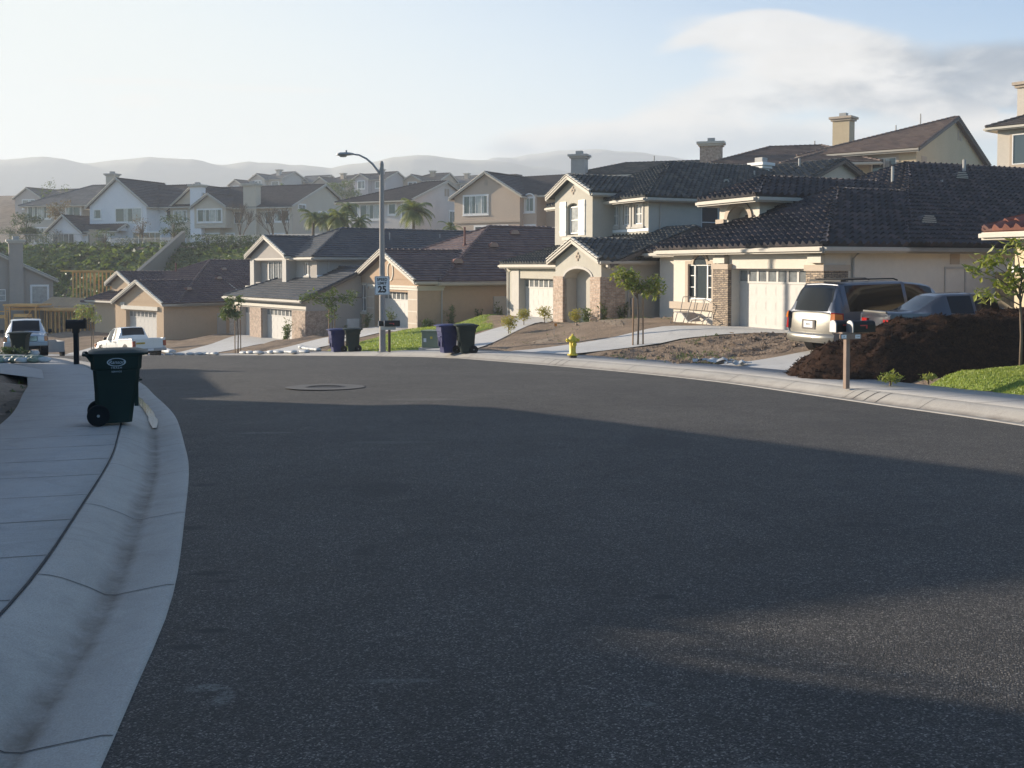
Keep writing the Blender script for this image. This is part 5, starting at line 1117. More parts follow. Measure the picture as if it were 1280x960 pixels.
def bx(par,name,m,*a,bevel=0):
    return MB().box(*a).build(name,M[m] if isinstance(m,str) else m,par,bevel=bevel)
van.scale=(1.07,1.07,1.13)
# tailgate and bumper: sunlight painted in as lighter champagne; then window, lights
mb=MB(); n=10; vs=[]
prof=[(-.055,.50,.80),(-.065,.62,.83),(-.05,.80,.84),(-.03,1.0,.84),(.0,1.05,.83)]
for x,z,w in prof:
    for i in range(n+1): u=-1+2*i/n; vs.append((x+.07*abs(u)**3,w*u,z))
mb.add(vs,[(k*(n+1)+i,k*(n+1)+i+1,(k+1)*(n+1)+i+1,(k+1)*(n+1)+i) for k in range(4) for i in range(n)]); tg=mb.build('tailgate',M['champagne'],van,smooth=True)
mb=MB(); vs=[]; prof=[(-.06,.98,.80),(.03,1.2,.78),(.13,1.45,.73),(.22,1.62,.68)]
mb=MB(); vs=[]
prof=[(-.02,1.06,.79),(.055,1.25,.77),(.14,1.44,.73),(.235,1.62,.66)]
for x,z,w in prof:
    for i in range(n+1): u=-1+2*i/n; vs.append((x+.07*abs(u)**3-.015,w*u,z+.02*(1-u*u)))
mb.add(vs,[(k*(n+1)+i,k*(n+1)+i+1,(k+1)*(n+1)+i+1,(k+1)*(n+1)+i) for k in range(3) for i in range(n)]); rg=mb.build('rear_window',M['tint'],van,smooth=True)
MB().tube([(.03,-.35,1.14),(-.0,.05,1.10),(.02,.3,1.16)],.01,5).build('wiper',M['black'],rg)
mb=MB(); vs=[]; 
for x,z,w in ((-.12,.30,.86),(-.17,.36,.90),(-.17,.46,.91),(-.14,.52,.90),(-.02,.53,.88)):
    for i in range(n+1): u=-1+2*i/n; vs.append((x+.14*abs(u)**4,w*u,z))
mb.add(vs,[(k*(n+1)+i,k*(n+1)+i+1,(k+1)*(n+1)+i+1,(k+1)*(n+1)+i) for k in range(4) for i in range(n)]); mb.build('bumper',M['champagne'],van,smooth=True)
for s in (-1,1):
    mb=MB(); mb.add([(-.02,s*.80,.62),(.02,s*.93,.62),(.30,s*.955,.62),(.30,s*.93,1.03),(.04,s*.885,1.05),(.0,s*.80,1.05)],[(0,1,4,5),(1,2,3,4)]); lo=mb.build('tail_light',M['lamp_r'],van); lo.location=(-.045,s*.012,0)
    mb=MB(); mb.add([(-.02,s*.80,.88),(.02,s*.93,.88),(.26,s*.95,.88),(.26,s*.93,1.0),(.04,s*.90,1.02),(.0,s*.80,1.02)],[(0,1,4,5),(1,2,3,4)]); q=mb.build('turn_light',M['lamp_o'],lo); q.location=(-.008,s*.01,0)
bx(van,'number_plate','sign_w',-.085,-.07,-.17,.17,.66,.82); bx(van,'plate_recess','dark_trim',-.078,-.068,-.25,.25,.62,.86)
text('lettering','4KDL',.07,M['ink'],van,(-.088,0,.74),(R(90),0,R(-90)),.0008)
rr=MB()
for s in (-.52,.52): rr.tube([(.55,s,1.80),(.65,s,1.84),(2.3,s,1.86),(2.45,s,1.82)],.02,6)
for x in (.75,1.6): rr.tube([(x,-.52,1.85),(x,.52,1.85)],.018,6)
rr.box(.45,.62,-.6,.6,1.79,1.83); rr.build('roof_rack',M['black'],van)
rl=MB()
for s in (-1,1): rl.tube([(.6,s*.965,.62),(3.3,s*.965,.60)],.012,6); rl.tube([(2.55,s*.962,.45),(2.55,s*.93,1.02)],.005,4); rl.tube([(1.6,s*.962,.45),(1.6,s*.93,1.02)],.005,4)
rl.build('body_seam',M['bumper'],van)
# sedan
SZ=gz(10.5,26.8)-.0
st=[((.05,.40,.55,.78,.82,.66,.76,.74,.68),set()),((.0,.34,.55,.88,.92,.72,.82,.79,.7),set()),((.12,.28,.55,.93,.97,.80,.87,.82,.66),set()),((.75,.25,.55,.94,.985,.84,.88,.83,.64),{'top'}),((1.35,.24,.55,.94,1.33,.85,.89,.83,.58),set()),((1.55,.24,.55,.94,1.39,.85,.89,.83,.58),{'side'}),((2.15,.24,.54,.93,1.41,.85,.89,.83,.59),set()),((2.22,.24,.54,.93,1.41,.85,.89,.83,.59),{'side'}),
 ((2.85,.24,.54,.92,1.33,.85,.89,.83,.57),{'top'}),((3.5,.25,.53,.91,.96,.85,.88,.80,.62),set()),((4.2,.28,.5,.80,.85,.80,.85,.74,.6),set()),((4.65,.36,.46,.64,.67,.66,.74,.64,.5),set())]
sed=car('sedan',(9.35,26.35,SZ),R(6),'silver blue sedan parked between the mulch pile and the minivan',M['sedan_paint'],st,[(.95,.86,.31),(3.7,.86,.31)],'car')
sed.scale=(1.03,1.03,1.06)
mb=MB(); mb.box(-.03,.03,-.62,.62,.93,.975); mb.build('sunlit_trunk_edge',M['champagne'],sed,bevel=.01)  # pale strip stands in for sunlight on the trunk edge
for s in (-1,1): bx(sed,'tail_light','lamp_r',-.01,.08,s*.45,s*.72,.66,.78)
for s in (-1,1): bx(sed,'door_mirror','sedan_paint',2.75,2.9,s*.86,s*1.02,.95,1.07,bevel=.03)
# pickup trucks
def pickup(loc,rz,label,paint,flip=False,topper=False):
    st=[((2.05,.45,.70,1.02,1.06,.70,.92,.86,.70),set()),((2.08,.40,.70,1.06,1.30,.84,.93,.88,.70),{'top'}),((2.28,.40,.70,1.08,1.72,.86,.94,.88,.66),{'side'}),((2.85,.40,.70,1.07,1.76,.86,.94,.88,.67),set()),((2.92,.40,.70,1.07,1.76,.86,.94,.88,.67),{'side'}),((3.65,.40,.70,1.05,1.66,.86,.94,.88,.63),{'top'}),((4.2,.40,.70,1.05,1.14,.86,.94,.86,.66),set()),((4.6,.42,.68,1.02,1.07,.86,.93,.82,.66),set()),((5.3,.45,.62,.94,.98,.84,.91,.78,.64),set()),((5.42,.5,.62,.86,.9,.8,.88,.76,.6),set())]
    t=car('pickup_truck',loc,rz,label,paint,st,[(1.05,.92,.37),(4.5,.92,.37)],'pickup truck')
    b=MB(); 
    for s in (-1,1): b.box(.06,2.08,s*.80,s*.93,.52,1.08); b.box(.06,2.08,s*.77,s*.95,1.06,1.11)
    b.box(.06,2.06,-.8,.8,.52,.62); b.box(2.0,2.06,-.8,.8,.62,1.08); b.build('cargo_bed',paint,t,bevel=.015)
    tg=bx(t,'tailgate',paint,0,.06,-.76,.76,.56,1.08,bevel=.01)
    for s in (-1,1): bx(t,'tail_light','lamp_r',-.02,.08,s*.78,s*.93,.68,.98); bx(t,'door_mirror','black',3.45,3.55,s*.95,s*1.12,1.08,1.24,bevel=.02)
    M['pale_bumper']=M.get('pale_bumper') or flat('painted_bumper',(.32,.33,.34),.35,.3); bm_=bx(t,'bumper','pale_bumper',-.14,.0,-.9,.9,.40,.56,bevel=.02); bx(t,'bumper','pale_bumper',5.38,5.55,-.92,.92,.42,.60,bevel=.03)
    bx(t,'number_plate','sign_w',-.155,-.142,-.16,.16,.42,.54); 
    gr=bx(t,'grille','black',5.40,5.46,-.48,.48,.64,.88); 
    k=MB(); 
    for i in range(4): k.box(5.455,5.475,-.47,.47,.67+i*.055,.685+i*.055)
    k.build('grille_bar',M['chrome'],gr)
    for s in (-1,1): bx(t,'headlight','lamp_w',5.36,5.47,s*.5,s*.76,.66,.86,bevel=.01); bx(t,'turn_light','lamp_o',5.30,5.45,s*.77,s*.9,.64,.88,bevel=.01)
    bx(t,'chassis','black',.2,5.2,-.6,.6,.3,.5)
    dh=MB()
    for s in (-1,1): dh.tube([(2.32,s*.95,.48),(2.30,s*.90,1.05)],.006,4); dh.tube([(3.62,s*.95,.48),(3.66,s*.90,1.05)],.006,4); dh.box(2.45,2.65,s*.945,s*.965,.95,.99)
    dh.build('door_seam',M['bumper'],t)
    return t
tx,ty=-20.0,55.6
tr=pickup((tx+.3,ty,float(zr(ty))+.0),R(135),'white pickup truck seen from behind parked at the far kerb',M['truck_white']); tr.rotation_euler=(0,R(3.5),R(133))
m=MB().box(-.008,0,.25,.74,.80,.90); q=m.build('bumper_sticker',flat('sticker_yellow',(.62,.42,.04),.5),tr); text('lettering','FOR SALE',.07,M['ink'],q,(-.011,.49,.85),(R(90),0,R(-90)),.0008)
sx_,sy_=-23.4,50.4
tr2=pickup((-24.5,51.6,float(zr(50.5))),R(-66),'pale grey pickup truck facing the camera on the left with lit roof',M['truck_grey']); tr2.rotation_euler=(0,R(-4.5),R(-65))
# trailer beside the pickup
x,y=-19.6,52.2; t=empty('utility_trailer',(x-4.7,y+1.6,float(zr(y+2))),R(130),'small pale box trailer just right of the grey pickup truck','trailer')
k=MB(); k.box(-.7,.7,-.5,-.45,.45,.95); k.box(-.7,.7,.45,.5,.45,.95); k.box(-.7,-.65,-.45,.45,.45,.95); k.box(.65,.7,-.45,.45,.45,.95); k.box(-.7,.7,-.5,.5,.40,.45); k.build('box',M['vent_metal'],t)
for s in (-.58,.58): MB().tube([(0,s-.06,.3),(0,s+.06,.3)],.3,18).build('wheel',M['rubber'],t,auto=40)
MB().beam((.7,0,.4),(1.7,0,.4),.08,.08).build('drawbar',M['black'],t)
# ---------------------------------------------------------------- timber frame house
t=empty('timber_frame_house',(-48.2,92,-5.05),R(-6),'unfinished timber-framed house with bare studs at the left','house frame')
def studwall(u0,u1,y,z0,z1,sp=.406,name='stud_wall',skip=(),hdr=()):
    m=MB(); u=u0
    while u<=u1+.01:
        if not any(a<u<b for a,b in skip): m.box(u-.045,u+.045,y-.06,y+.06,z0+.05,z1-.08)
        u+=sp*random.uniform(.92,1.08)
    m.box(u0-.03,u1+.03,y-.055,y+.055,z0,z0+.05); m.box(u0-.03,u1+.03,y-.055,y+.055,z1-.09,z1)
    for a,b,z in hdr: m.box(a,b,y-.06,y+.06,z,z+.3); m.box(a-.06,a,y-.055,y+.055,z0,z); m.box(b,b+.06,y-.055,y+.055,z0,z)
    return m.build(name,M['lumber'],t)
studwall(-1,3.2,0,0,2.7,hdr=((-.8,2.9,2.05),),skip=((-.8,2.9),)); studwall(3.3,6.4,-.8,0,3.2,hdr=((4.1,5.8,2.2),),skip=((4.1,5.8),)); studwall(6.5,10.2,.4,0,2.75); studwall(-1,10,5,0,2.75,.5); studwall(-1,10,9,0,2.75,.5)
studwall(6.7,9.0,4.5,3.05,6.2,.35); studwall(6.7,10.2,8.5,3.05,6.2,.4)
m=MB()
for i in range(4): m.box(6.6,6.72,1+i*1.1,1.12+i*1.1,3.0,3.1)
m.beam((4.0,-.95,.4),(5.9,-.95,2.9),.09,.05); m.beam((5.8,-.93,.3),(4.6,-.93,1.7),.09,.05); m.build('brace',M['lumber'],t)
m=MB().box(2.2,10.4,.6,9,2.82,3.02); m.build('floor_deck',M['plywood'],t); m=MB().box(3.2,6.5,-1.0,1.2,3.2,3.35); m.box(3.0,10.6,-.3,.5,2.78,3.0); m.build('floor_joist',M['lumber'],t)
m=MB().poly((4.5,2.2,3.05),(9.3,2.2,3.05),(9.0,3.6,3.75),(5.2,3.6,3.9)); m.build('roof_sheathing',M['plywood'],t)
m=MB().box(5.6,10.6,4.3,4.7,6.2,6.35); m.build('top_plate',M['lumber'],t)
# lumber stack on the left driveway
# ---------------------------------------------------------------- walls and fences of the upper row
def wallrun(P,zf,h,th,m,name,label,cat='wall'):
    t=empty(name,(P[0][0],P[0][1],0),0,label,cat); mb=MB(); cp=MB()
    for (a,b) in zip(P[:-1],P[1:]):
        d=Vector((b[0]-a[0],b[1]-a[1],0)).normalized(); n_=Vector((-d.y,d.x,0))*th/2; o=Vector((P[0][0],P[0][1],0))
        A=Vector((a[0],a[1],0))-o; B_=Vector((b[0],b[1],0))-o; z=[zf(*a),zf(*b)]
        mb.add([A-n_+Vector((0,0,z[0]-1)),B_-n_+Vector((0,0,z[1]-1)),B_+n_+Vector((0,0,z[1]-1)),A+n_+Vector((0,0,z[0]-1)),A-n_+Vector((0,0,z[0]+h)),B_-n_+Vector((0,0,z[1]+h)),B_+n_+Vector((0,0,z[1]+h)),A+n_+Vector((0,0,z[0]+h))],[(0,3,2,1),(4,5,6,7),(0,1,5,4),(1,2,6,5),(2,3,7,6),(3,0,4,7)])
    mb.build('masonry',m,t); return t
def iron(P,zf,h,label):
    t=empty('iron_fence',(P[0][0],P[0][1],0),0,label,'fence'); mb=MB(); ps=MB(); ox,oy=P[0]
    for a,b in zip(P[:-1],P[1:]):
        L_=math.hypot(b[0]-a[0],b[1]-a[1]); n=int(L_/.15)
        for i in range(n):
            x=a[0]+(b[0]-a[0])*i/n; y=a[1]+(b[1]-a[1])*i/n; z=zf(x,y); mb.tube([(x-ox,y-oy,z),(x-ox,y-oy,z+h)],.012,4,False)
        za,zb=zf(*a),zf(*b)
        for q in (.1,h-.06): mb.beam((a[0]-ox,a[1]-oy,za+q),(b[0]-ox,b[1]-oy,zb+q),.035,.035)
    mb.build('railing',M['vent_metal'],t); return t
TZ=lambda x,y: float(np.interp(x,[-80,-50,0,30],[4.3,4.0,3.6,4.2]))
P=[(-95,128.6),(-76,128.8),(-60,126),(-50,122.8)]; wallrun(P,lambda x,y:TZ(x,y)-.2,.45,.25,M['beige_trim'],'garden_wall','low beige wall along the top of the green bank'); iron(P,lambda x,y:TZ(x,y)+.25,1.3,'thin iron fence on the low wall left of the white house')
P=[(-49.5,122.2),(-43,118.2),(-36.8,114.3)]; wallrun(P,lambda x,y:TZ(x,y)-.8,.45,.25,M['beige_trim'],'garden_wall','low beige wall below the white house'); iron(P,lambda x,y:TZ(x,y)-.3,1.3,'thin iron fence in front of the white house')
P=[(-36.3,114),(-25,107.4),(-5,91.6)]; iron(P,lambda x,y:TZ(x,y)-.2,1.4,'thin iron fence in front of the two-gabled beige house')
P=[(-5,91.4),(6,82),(15,74.0)]; iron(P,lambda x,y:TZ(x,y)-.2,1.4,'thin iron fence in front of the tan upper house')
for x,y in ((-76,128.8),(-50,122.6)):
    t=empty('fence_pillar',(x,y,3.6),0,'stucco fence pillar %s'%('at the left end of the iron fence' if x<-60 else 'beside the white house'),'pillar'); MB().box(-.35,.35,-.35,.35,0,2.3).build('shaft',M['beige_trim'],t); MB().box(-.42,.42,-.42,.42,2.3,2.45).build('capital',M['beige_trim'],t)
# sloping retaining wall
mb=MB(); a=(-36.6,114.2,4.7); b=(-38.4,100,-1.0)
mb.add([(a[0]-.2,a[1],0),(a[0]+.2,a[1],0),(b[0]+.2,b[1],-5),(b[0]-.2,b[1],-5),(a[0]-.2,a[1],a[2]+.9),(a[0]+.2,a[1],a[2]+.9),(b[0]+.2,b[1],b[2]+.6),(b[0]-.2,b[1],b[2]+.6)],[(0,1,2,3),(4,7,6,5),(0,4,5,1),(1,5,6,2),(2,6,7,3),(3,7,4,0)])
o=mb.build('retaining_wall',stucco((.33,.28,.22))); recalc(o); tag(o,'sloping stucco wall running down the green bank','wall')
# ---------------------------------------------------------------- plants
def leafcloud(mb,c,r,n,s,rnd,flatz=1.0,droop=.2,asp=.42):
    for _ in range(n):
        while 1:
            p=Vector((rnd.uniform(-1,1),rnd.uniform(-1,1),rnd.uniform(-1,1)))
            if p.length<1: break
        p=Vector((p.x*r[0],p.y*r[1],p.z*r[2]*flatz))+Vector(c); L_=s*rnd.uniform(.6,1.25)
        d=Vector((rnd.uniform(-1,1),rnd.uniform(-1,1),rnd.uniform(-.7,.7)-droop)).normalized(); w=d.cross(Vector((rnd.uniform(-.6,.6),rnd.uniform(-.6,.6),1))).normalized()*L_*asp*.5; nrm=d.cross(w).normalized()*L_*.08
        mb.add([p,p+d*L_*.5-w+nrm,p+d*L_,p+d*L_*.5+w+nrm],[(0,1,2,3)])
def young_tree(x,y,h,label,leaf,seed,cw=.9,stakes=2,clumps=None,n=55,ls=.2,group='young staked street trees',thick=.035):
    rnd=random.Random(seed); z=gz(x,y)-.05; t=empty('young_tree',(x,y,z),0,label,'tree',group); th=h*.66
    tr=[(0,0,0),(.02,.01,th*.5),(-.02,.02,th),(.03,0,h*.82)]; MB().tube(tr,[thick,thick*.8,thick*.65,thick*.3],8).build('trunk',M['bark'],t,smooth=True)
    cr=MB(); br=MB()
    cl=clumps or [(rnd.uniform(-1,1)*cw,rnd.uniform(-1,1)*cw*.7,h*rnd.uniform(.7,1.0)) for _ in range(9)]
    for c in cl:
        b0=Vector((0,0,h*rnd.uniform(.55,.75))); c=Vector(c); mid=(b0+c)/2+Vector((0,0,.08)); br.tube([b0,mid,c],[thick*.45,thick*.3,.006],5)
        leafcloud(cr,c,(.34*cw,.34*cw,.26*cw),n,ls,rnd)
        leafcloud(cr,mid,(.15,.15,.1),n//6,ls,rnd)
    br.build('branches',M['bark'],t,smooth=True); cr.build('crown',M[leaf],t)
    for k in range(stakes):
        s=(-1)**k; MB().tube([(s*.17,-.05*s,0),(s*.16,-.04*s,h*.62)],.028,7).build('stake',M['stake'],t)
    return t
young_tree(4.35,35.3,2.75,'staked young tree with two leaning leaf clumps in the dug soil','leafA',3,.8,2,[(-.72,0,2.5),(-.55,.1,2.62),(-.3,0,2.5),(-.12,.1,2.3),(-.28,-.1,2.15),(.0,0,2.1),(-.1,.2,2.5),(.3,.1,2.0),(.5,0,2.2),(.72,.1,2.1),(.62,0,2.38),(-.5,0,2.25),(.6,.1,1.85)],46,.22)
young_tree(10.35,20.8,2.75,'staked young tree on the green lawn at the right edge','leafA',5,.62,1,[(-.75,0,2.45),(-.85,.05,2.25),(-.45,0,2.55),(.2,0,2.6),(-.1,.1,2.2),(.3,-.1,2.3),(-.35,0,2.0),(-.65,.1,1.75),(.15,.1,1.95),(.5,0,2.45),(.6,0,2.1),(-.15,0,2.75)],40,.2)
young_tree(-14.7,54.8,3.0,'bushy staked young tree before the garage with brick pillars','leafF',7,.75,2,None,90,.22)
young_tree(-9.6,54.5,3.05,'staked young tree with two dark leaf clumps beside the tan house','leafF',9,1.0,2,[(-1.4,0,2.5),(-1.1,0,2.7),(-.8,.1,2.4),(-.3,0,2.6),(.0,0,2.3),(0,.2,2.8),(.6,0,2.5),(1.0,0,2.4),(1.1,0,2.75),(.1,0,2.0),(.05,0,1.6)],46,.24)
young_tree(-30.3,73.6,3.2,'thin young tree beside the pickup truck at the left','leafA',11,1.2,1,None,45,.24)
def shrub(x,y,h,w,leaf,seed,label,group,spiky=False,n=160,ls=None,z=None,name='shrub',cat='shrub'):
    rnd=random.Random(seed); z=gz(x,y) if z is None else z; t=empty(name,(x,y,z),0,label,cat,group); m=MB(); ls=ls or max(.07,h*.16)
    st=MB()
    if spiky:
        for k in range(9):
            a=rnd.uniform(0,6.28); d=Vector((math.cos(a)*w*.5*rnd.random(),math.sin(a)*w*.5*rnd.random(),h*rnd.uniform(.55,1.05))); st.tube([(0,0,0),d*.5+Vector((0,0,.05)),d],[.012,.009,.004],4)
            for q in range(n//9): f=rnd.uniform(.12,1); leafcloud(m,d*f,(.06+.08*h*(1-f),)*2+(.05,),1,ls,rnd,1,-.3)
    else:
        st.tube([(0,0,0),(0,0,h*.5)],.02,5)
        for k in range(6): leafcloud(m,(rnd.uniform(-.22,.22)*w,rnd.uniform(-.22,.22)*w,h*rnd.uniform(.35,.75)),(w*.32,w*.32,h*.3),n//6,ls,rnd,1,-.2)
    m.build('foliage',M[leaf],t); st.build('stems',M['bark'],t); return t
g='low yellow-green shrubs along the bare yard'
lb=['leftmost round yellow-green shrub beside the grey house driveway','second round yellow-green shrub from the left beside the driveway','round yellow-green shrub in front of the wide garage door','round yellow-green shrub in front of the first brick pillar']
for i,(x,y) in enumerate(((-.15,44.6),(.55,47.2),(1.55,48.6),(3.0,49.3))): shrub(x,y,.8,.75,'leafD',20+i,lb[i],g,n=520,ls=.12)
g='leafy shrubs planted along the grey house'
lb=['leafy shrub before the narrow garage door','leafy shrub before the right brick pillar','leafy shrub beside the brick corner','leafy shrub below the meter boxes','leafy shrub by the gas meter near the cream house']
for i,(px,Y) in enumerate(((733,48.6),(753,48.6),(776,49.0),(804,50.2),(833,51.2))): x=(px-640)/1280*Y; shrub(x,Y,1.05+.15*(i%2),.9,'leafF',30+i,lb[i],g,True,300,.17)
g='shrubs along the tan house wall'
lb=['small round shrub at the tan house corner','leafy shrub on the tan wall nearest the garage','leafy shrub second along the tan side wall','tall leafy shrub third along the tan side wall','arching leafy shrub fourth along the tan side wall','thin shrub at the end of the tan side wall']
for i,((u,dx),hh) in enumerate(zip(((.3,.5),(2.0,.5),(4.0,.5),(5.2,.5),(6.6,.5),(7.6,.5)),(.7,1.5,1.2,1.7,1.5,1.3))): x,y=hw('C',.6,u); shrub(x,y,hh,.95,'leafF',40+i,lb[i],g,i>0,320,.19)
g='shrubs before the tan house front'
for i,(u,hh,l_) in enumerate(((-10.6,.9,'low shrub below the tall window of the tan house'),(-8.6,1.1,'shrub between the tall window and the tan garage'),(-1.3,1.35,'shrub in front of the right end of the tan garage door'),(-5.2,1.0,'shrub hidden partly by the lamp pole before the tan garage'))): x,y=hw('C',u,-1.2); shrub(x,y,hh,.9,'leafF' if i else 'leafB',50+i,l_,g,True,260,.17)
x,y=hw('B',-1.2,-.9); shrub(x,y,1.6,1.3,'leafF',57,'tall loose shrub at the brick pillar of the pale house',None,True,420,.2)
shrub(7.45,20.1,.32,.5,'leafA',58,'small leafy weed at the foot of the mulch pile',None,n=220,ls=.09); shrub(8.4,20.6,.2,.35,'leafA',59,'tiny weed beside the lawn edge under the mulch pile',None,n=120,ls=.08)
shrub(-20.3,41.6,.4,1.2,'leafB',60,'dark low shrub behind the sacks on the left',None,n=600,ls=.14)
def palm(x,y,z,h,fl,nf,label,seed,tr=.13,group='palms below the upper houses'):
    rnd=random.Random(seed); t=empty('palm_tree',(x,y,z),0,label,'palm tree',group); MB().tube([(0,0,-.5),(0,0,h*.5),(.05,0,h)],[tr*1.2,tr,tr*.9],8).build('trunk',M['bark'],t,smooth=True); m=MB()
    for k in range(nf):
        a=6.283*k/nf+rnd.uniform(-.3,.3); el=rnd.uniform(-.5,1.15); L_=fl*rnd.uniform(.8,1.1); p=Vector((.05,0,h)); d=Vector((math.cos(a)*math.cos(el),math.sin(a)*math.cos(el),math.sin(el)))
        sd=d.cross(Vector((0,0,1))).normalized(); n=14
        for i in range(n):
            q=p+d*(L_/n); d=(d+Vector((0,0,-.13))).normalized(); 
            for s in (-1,1):
                w=sd*s*fl*.33*math.sin(math.pi*min(1,(i+1.5)/(n+1)))+Vector((0,0,-.12*fl))+d*.1*fl; m.poly(p,p+(q-p)*.55,p+w+(q-p)*.5)
                m.poly(p+(q-p)*.5,q,p+w*.92+(q-p)*.98+Vector((0,0,.03)))
            p=q
    m.build('fronds',M['leafC'],t); return t
for i,(px,py,Y,h,fl,nf,l_) in enumerate(((392,278,99,2.6,1.9,22,'leftmost bushy palm before the beige gable wall'),(411,280,98,2.0,1.8,20,'short palm between two bushier palms'),(424,280,96,2.6,1.9,22,'bushy palm just left of the lamp pole'),(434,266,99,3.9,1.7,16,'taller palm rising above the other palms'),(448,284,95,1.4,1.6,18,'low palm beside the pale upper house'),(517,270,93,4.2,2.3,22,'drooping palm before the pale upper house'),(563,292,96,2.6,1.6,14,'small palm at the corner of the tan upper house'))):
    x=(px-640)/1280*Y; zt=1.65+(333-py)/1280*Y; palm(x,Y,zt-h+.5,h,fl*.88,int(nf*1.7),l_,60+i)
def bare(x,y,z,h,label,seed,group='bare trees before the beige house'):
    rnd=random.Random(seed); t=empty('bare_tree',(x,y,z),0,label,'tree',group); tr=MB(); b=MB()
    def rec(p,d,L_,r,k,mb):
        q=p+d*L_; mb.tube([p,q],[r,r*.7],5,False)
        if k==0: return
        for _ in range(3 if k>1 else 4):
            nd=(d+Vector((rnd.uniform(-.6,.6),rnd.uniform(-.6,.6),rnd.uniform(-.05,.5)))).normalized(); rec(p+d*L_*rnd.uniform(.6,1),nd,L_*.72,r*.62,k-1,b)
    rec(Vector((0,0,-.5)),Vector((0,0,1)),h*.38,.11,5,tr); tr.build('trunk',M['bark'],t); b.build('branches',M['bark'],t); return t
for i,(px,Y,l_) in enumerate(((301,119,'bare tree nearest the tall chimney'),(342,117,'bare tree between the chimney and the right gable'),(362,116,'bare tree furthest right before the beige gable wall'))): bare((px-640)/1280*Y,Y,3.3,5.6+(i==0)*.6,l_,70+i)
def leafy(x,y,z,h,w,leaf,label,seed,n=1400,ls=.3,group='trees around the upper houses',lo=.25):
    rnd=random.Random(seed); t=empty('leafy_tree',(x,y,z),0,label,'tree',group); b=MB(); m=MB(); b.tube([(0,0,-.5),(0,0,h*.35),(.1,0,h*.7)],[.16,.12,.05],6)
    for k in range(14):
        c=Vector((rnd.uniform(-.42,.42)*w,rnd.uniform(-.42,.42)*w,h*rnd.uniform(lo,.92))); b.tube([(0,0,h*.3),c*.5+Vector((0,0,h*.2)),c],[.05,.03,.01],4); leafcloud(m,c,(w*.2,w*.2,h*.11),n//14,ls,rnd)
    b.build('trunk',M['bark'],t,smooth=True); m.build('crown',M[leaf],t); return t
leafy(-63,133,4.3,4.6,5.5,'leafB','dark round tree at the left edge above the bank',80,2600,.34,lo=.1); leafy(-60.5,137,4.3,6.6,3.6,'leafE','reddish-leaved tree beside the grey upper house',81,1100,.34)
leafy(-61.0,150,5,8.4,4.6,'leafF','tall hazy tree behind the reddish-leaved tree',82,900,.36); leafy(-40.6,123,3.9,4.3,3.4,'leafB','grey-green tree at the corner of the white house',83,1200,.3); leafy(-43.6,121,3.9,4.4,2.6,'leafE','thin bare-looking tree before the white house',84,350,.25)
leafy(-47.6,120,3.6,2.6,2.2,'leafF','small tree before the grey house wall',85,500,.25); leafy(-34,205,12,7.5,7,'leafF','hazy tree between the far houses above the palms',86,1500,.6); leafy(-43,190,9,8,6,'leafF','low hazy tree behind the roof with the two gables',87,900,.6); leafy(-68,152,5,9.5,4,'leafF','slim hazy tree in front of the far left houses',88,500,.4)
def hedge(x,y,z,w,d,h,label,seed,group='clipped hedges below the upper houses'):
    rnd=random.Random(seed); m=MB(); n=int(w*h*170)
    for _ in range(n):
        p=Vector((rnd.uniform(-w/2,w/2),rnd.choice((-d/2,d/2,rnd.uniform(-d/2,d/2))),rnd.uniform(0,h))); leafcloud(m,p,(.06,.06,.06),1,.2,rnd,asp=.7)
    o=m.build('hedge',M['leafB']); o.location=(x,y,z); return tag(o,label,'hedge',group)
for i,(px,py0,w,h,l_) in enumerate(((258,312,3.4,1.7,'tallest clipped hedge right of the sloping wall'),(281,312,1.9,1.6,'clipped hedge left of the white step'),(300,312,2.6,1.5,'clipped hedge before the beige house'),(318,311,2.4,1.4,'clipped hedge nearest the grey gable'))):
    Y=107.5+(3-i)*1.2; hedge((px-640)/1280*Y,Y,1.65+(333-py0)/1280*Y,w,1.2,h,l_,90+i)
for i,(px,w,h,l_) in enumerate(((57,1.6,1.9,'square clipped hedge at the pillar on the upper wall'),(85,6.0,.8,'long low hedge on top of the bank'),(158,2.0,1.2,'round clipped hedge before the white house'),(196,3.2,.9,'low hedge right of the white house door'))):
    Y=(127,126.5,121.5,119)[i]; hedge((px-640)/1280*Y,Y,TZ((px-640)/1280*Y,0)-.1,w,1.2,h,l_,100+i)
leafy(-14.4,10.2,-.3,4.4,3.2,'leafB','unseen dark tree added to shade the road between the two left houses',110,2600,.22,group=None)  # out of view, added to close a sunlit gap in the road shade
# clods and weeds on the bare soil
for src,n_,lb_,sd_ in ((dirt1,2600,'clods',1),(dirt2,1800,'clods',2),(left_dirt,900,'clods',3)):
    me=src.data; rnd=random.Random(sd_); m=MB(); w=MB()
    P_=[p for p in me.polygons]; 
    for _ in range(n_):
        p=P_[rnd.randrange(len(P_))]; c=p.center+Vector((rnd.uniform(-.15,.15),rnd.uniform(-.15,.15),0)); s=rnd.uniform(.015,.06)*(1 if rnd.random()<.93 else 2)
        vs=[c+Vector((a*s*rnd.uniform(.6,1.3),b*s*rnd.uniform(.6,1.3),d*s*rnd.uniform(.5,1))) for a,b,d in ((1,0,0),(-1,0,0),(0,1,0),(0,-1,0),(0,0,1),(0,0,-.6))]
        m.add(vs,[(0,2,4),(2,1,4),(1,3,4),(3,0,4)])
    for _ in range(n_//3 if src is not dirt1 else n_//8):
        p=P_[rnd.randrange(len(P_))]; c=p.center
        if fbm(c.x,c.y,.35,21)<.05: continue
        for _k in range(7): leafcloud(w,c+Vector((0,0,.03)),(.16,.16,.03),1,.10,rnd,1,-.4,.3)
    m.build('clods',src.data.materials[0],src)['kind']='stuff'
    if w.v: w.build('weeds',M['leafF'],src)['kind']='stuff'
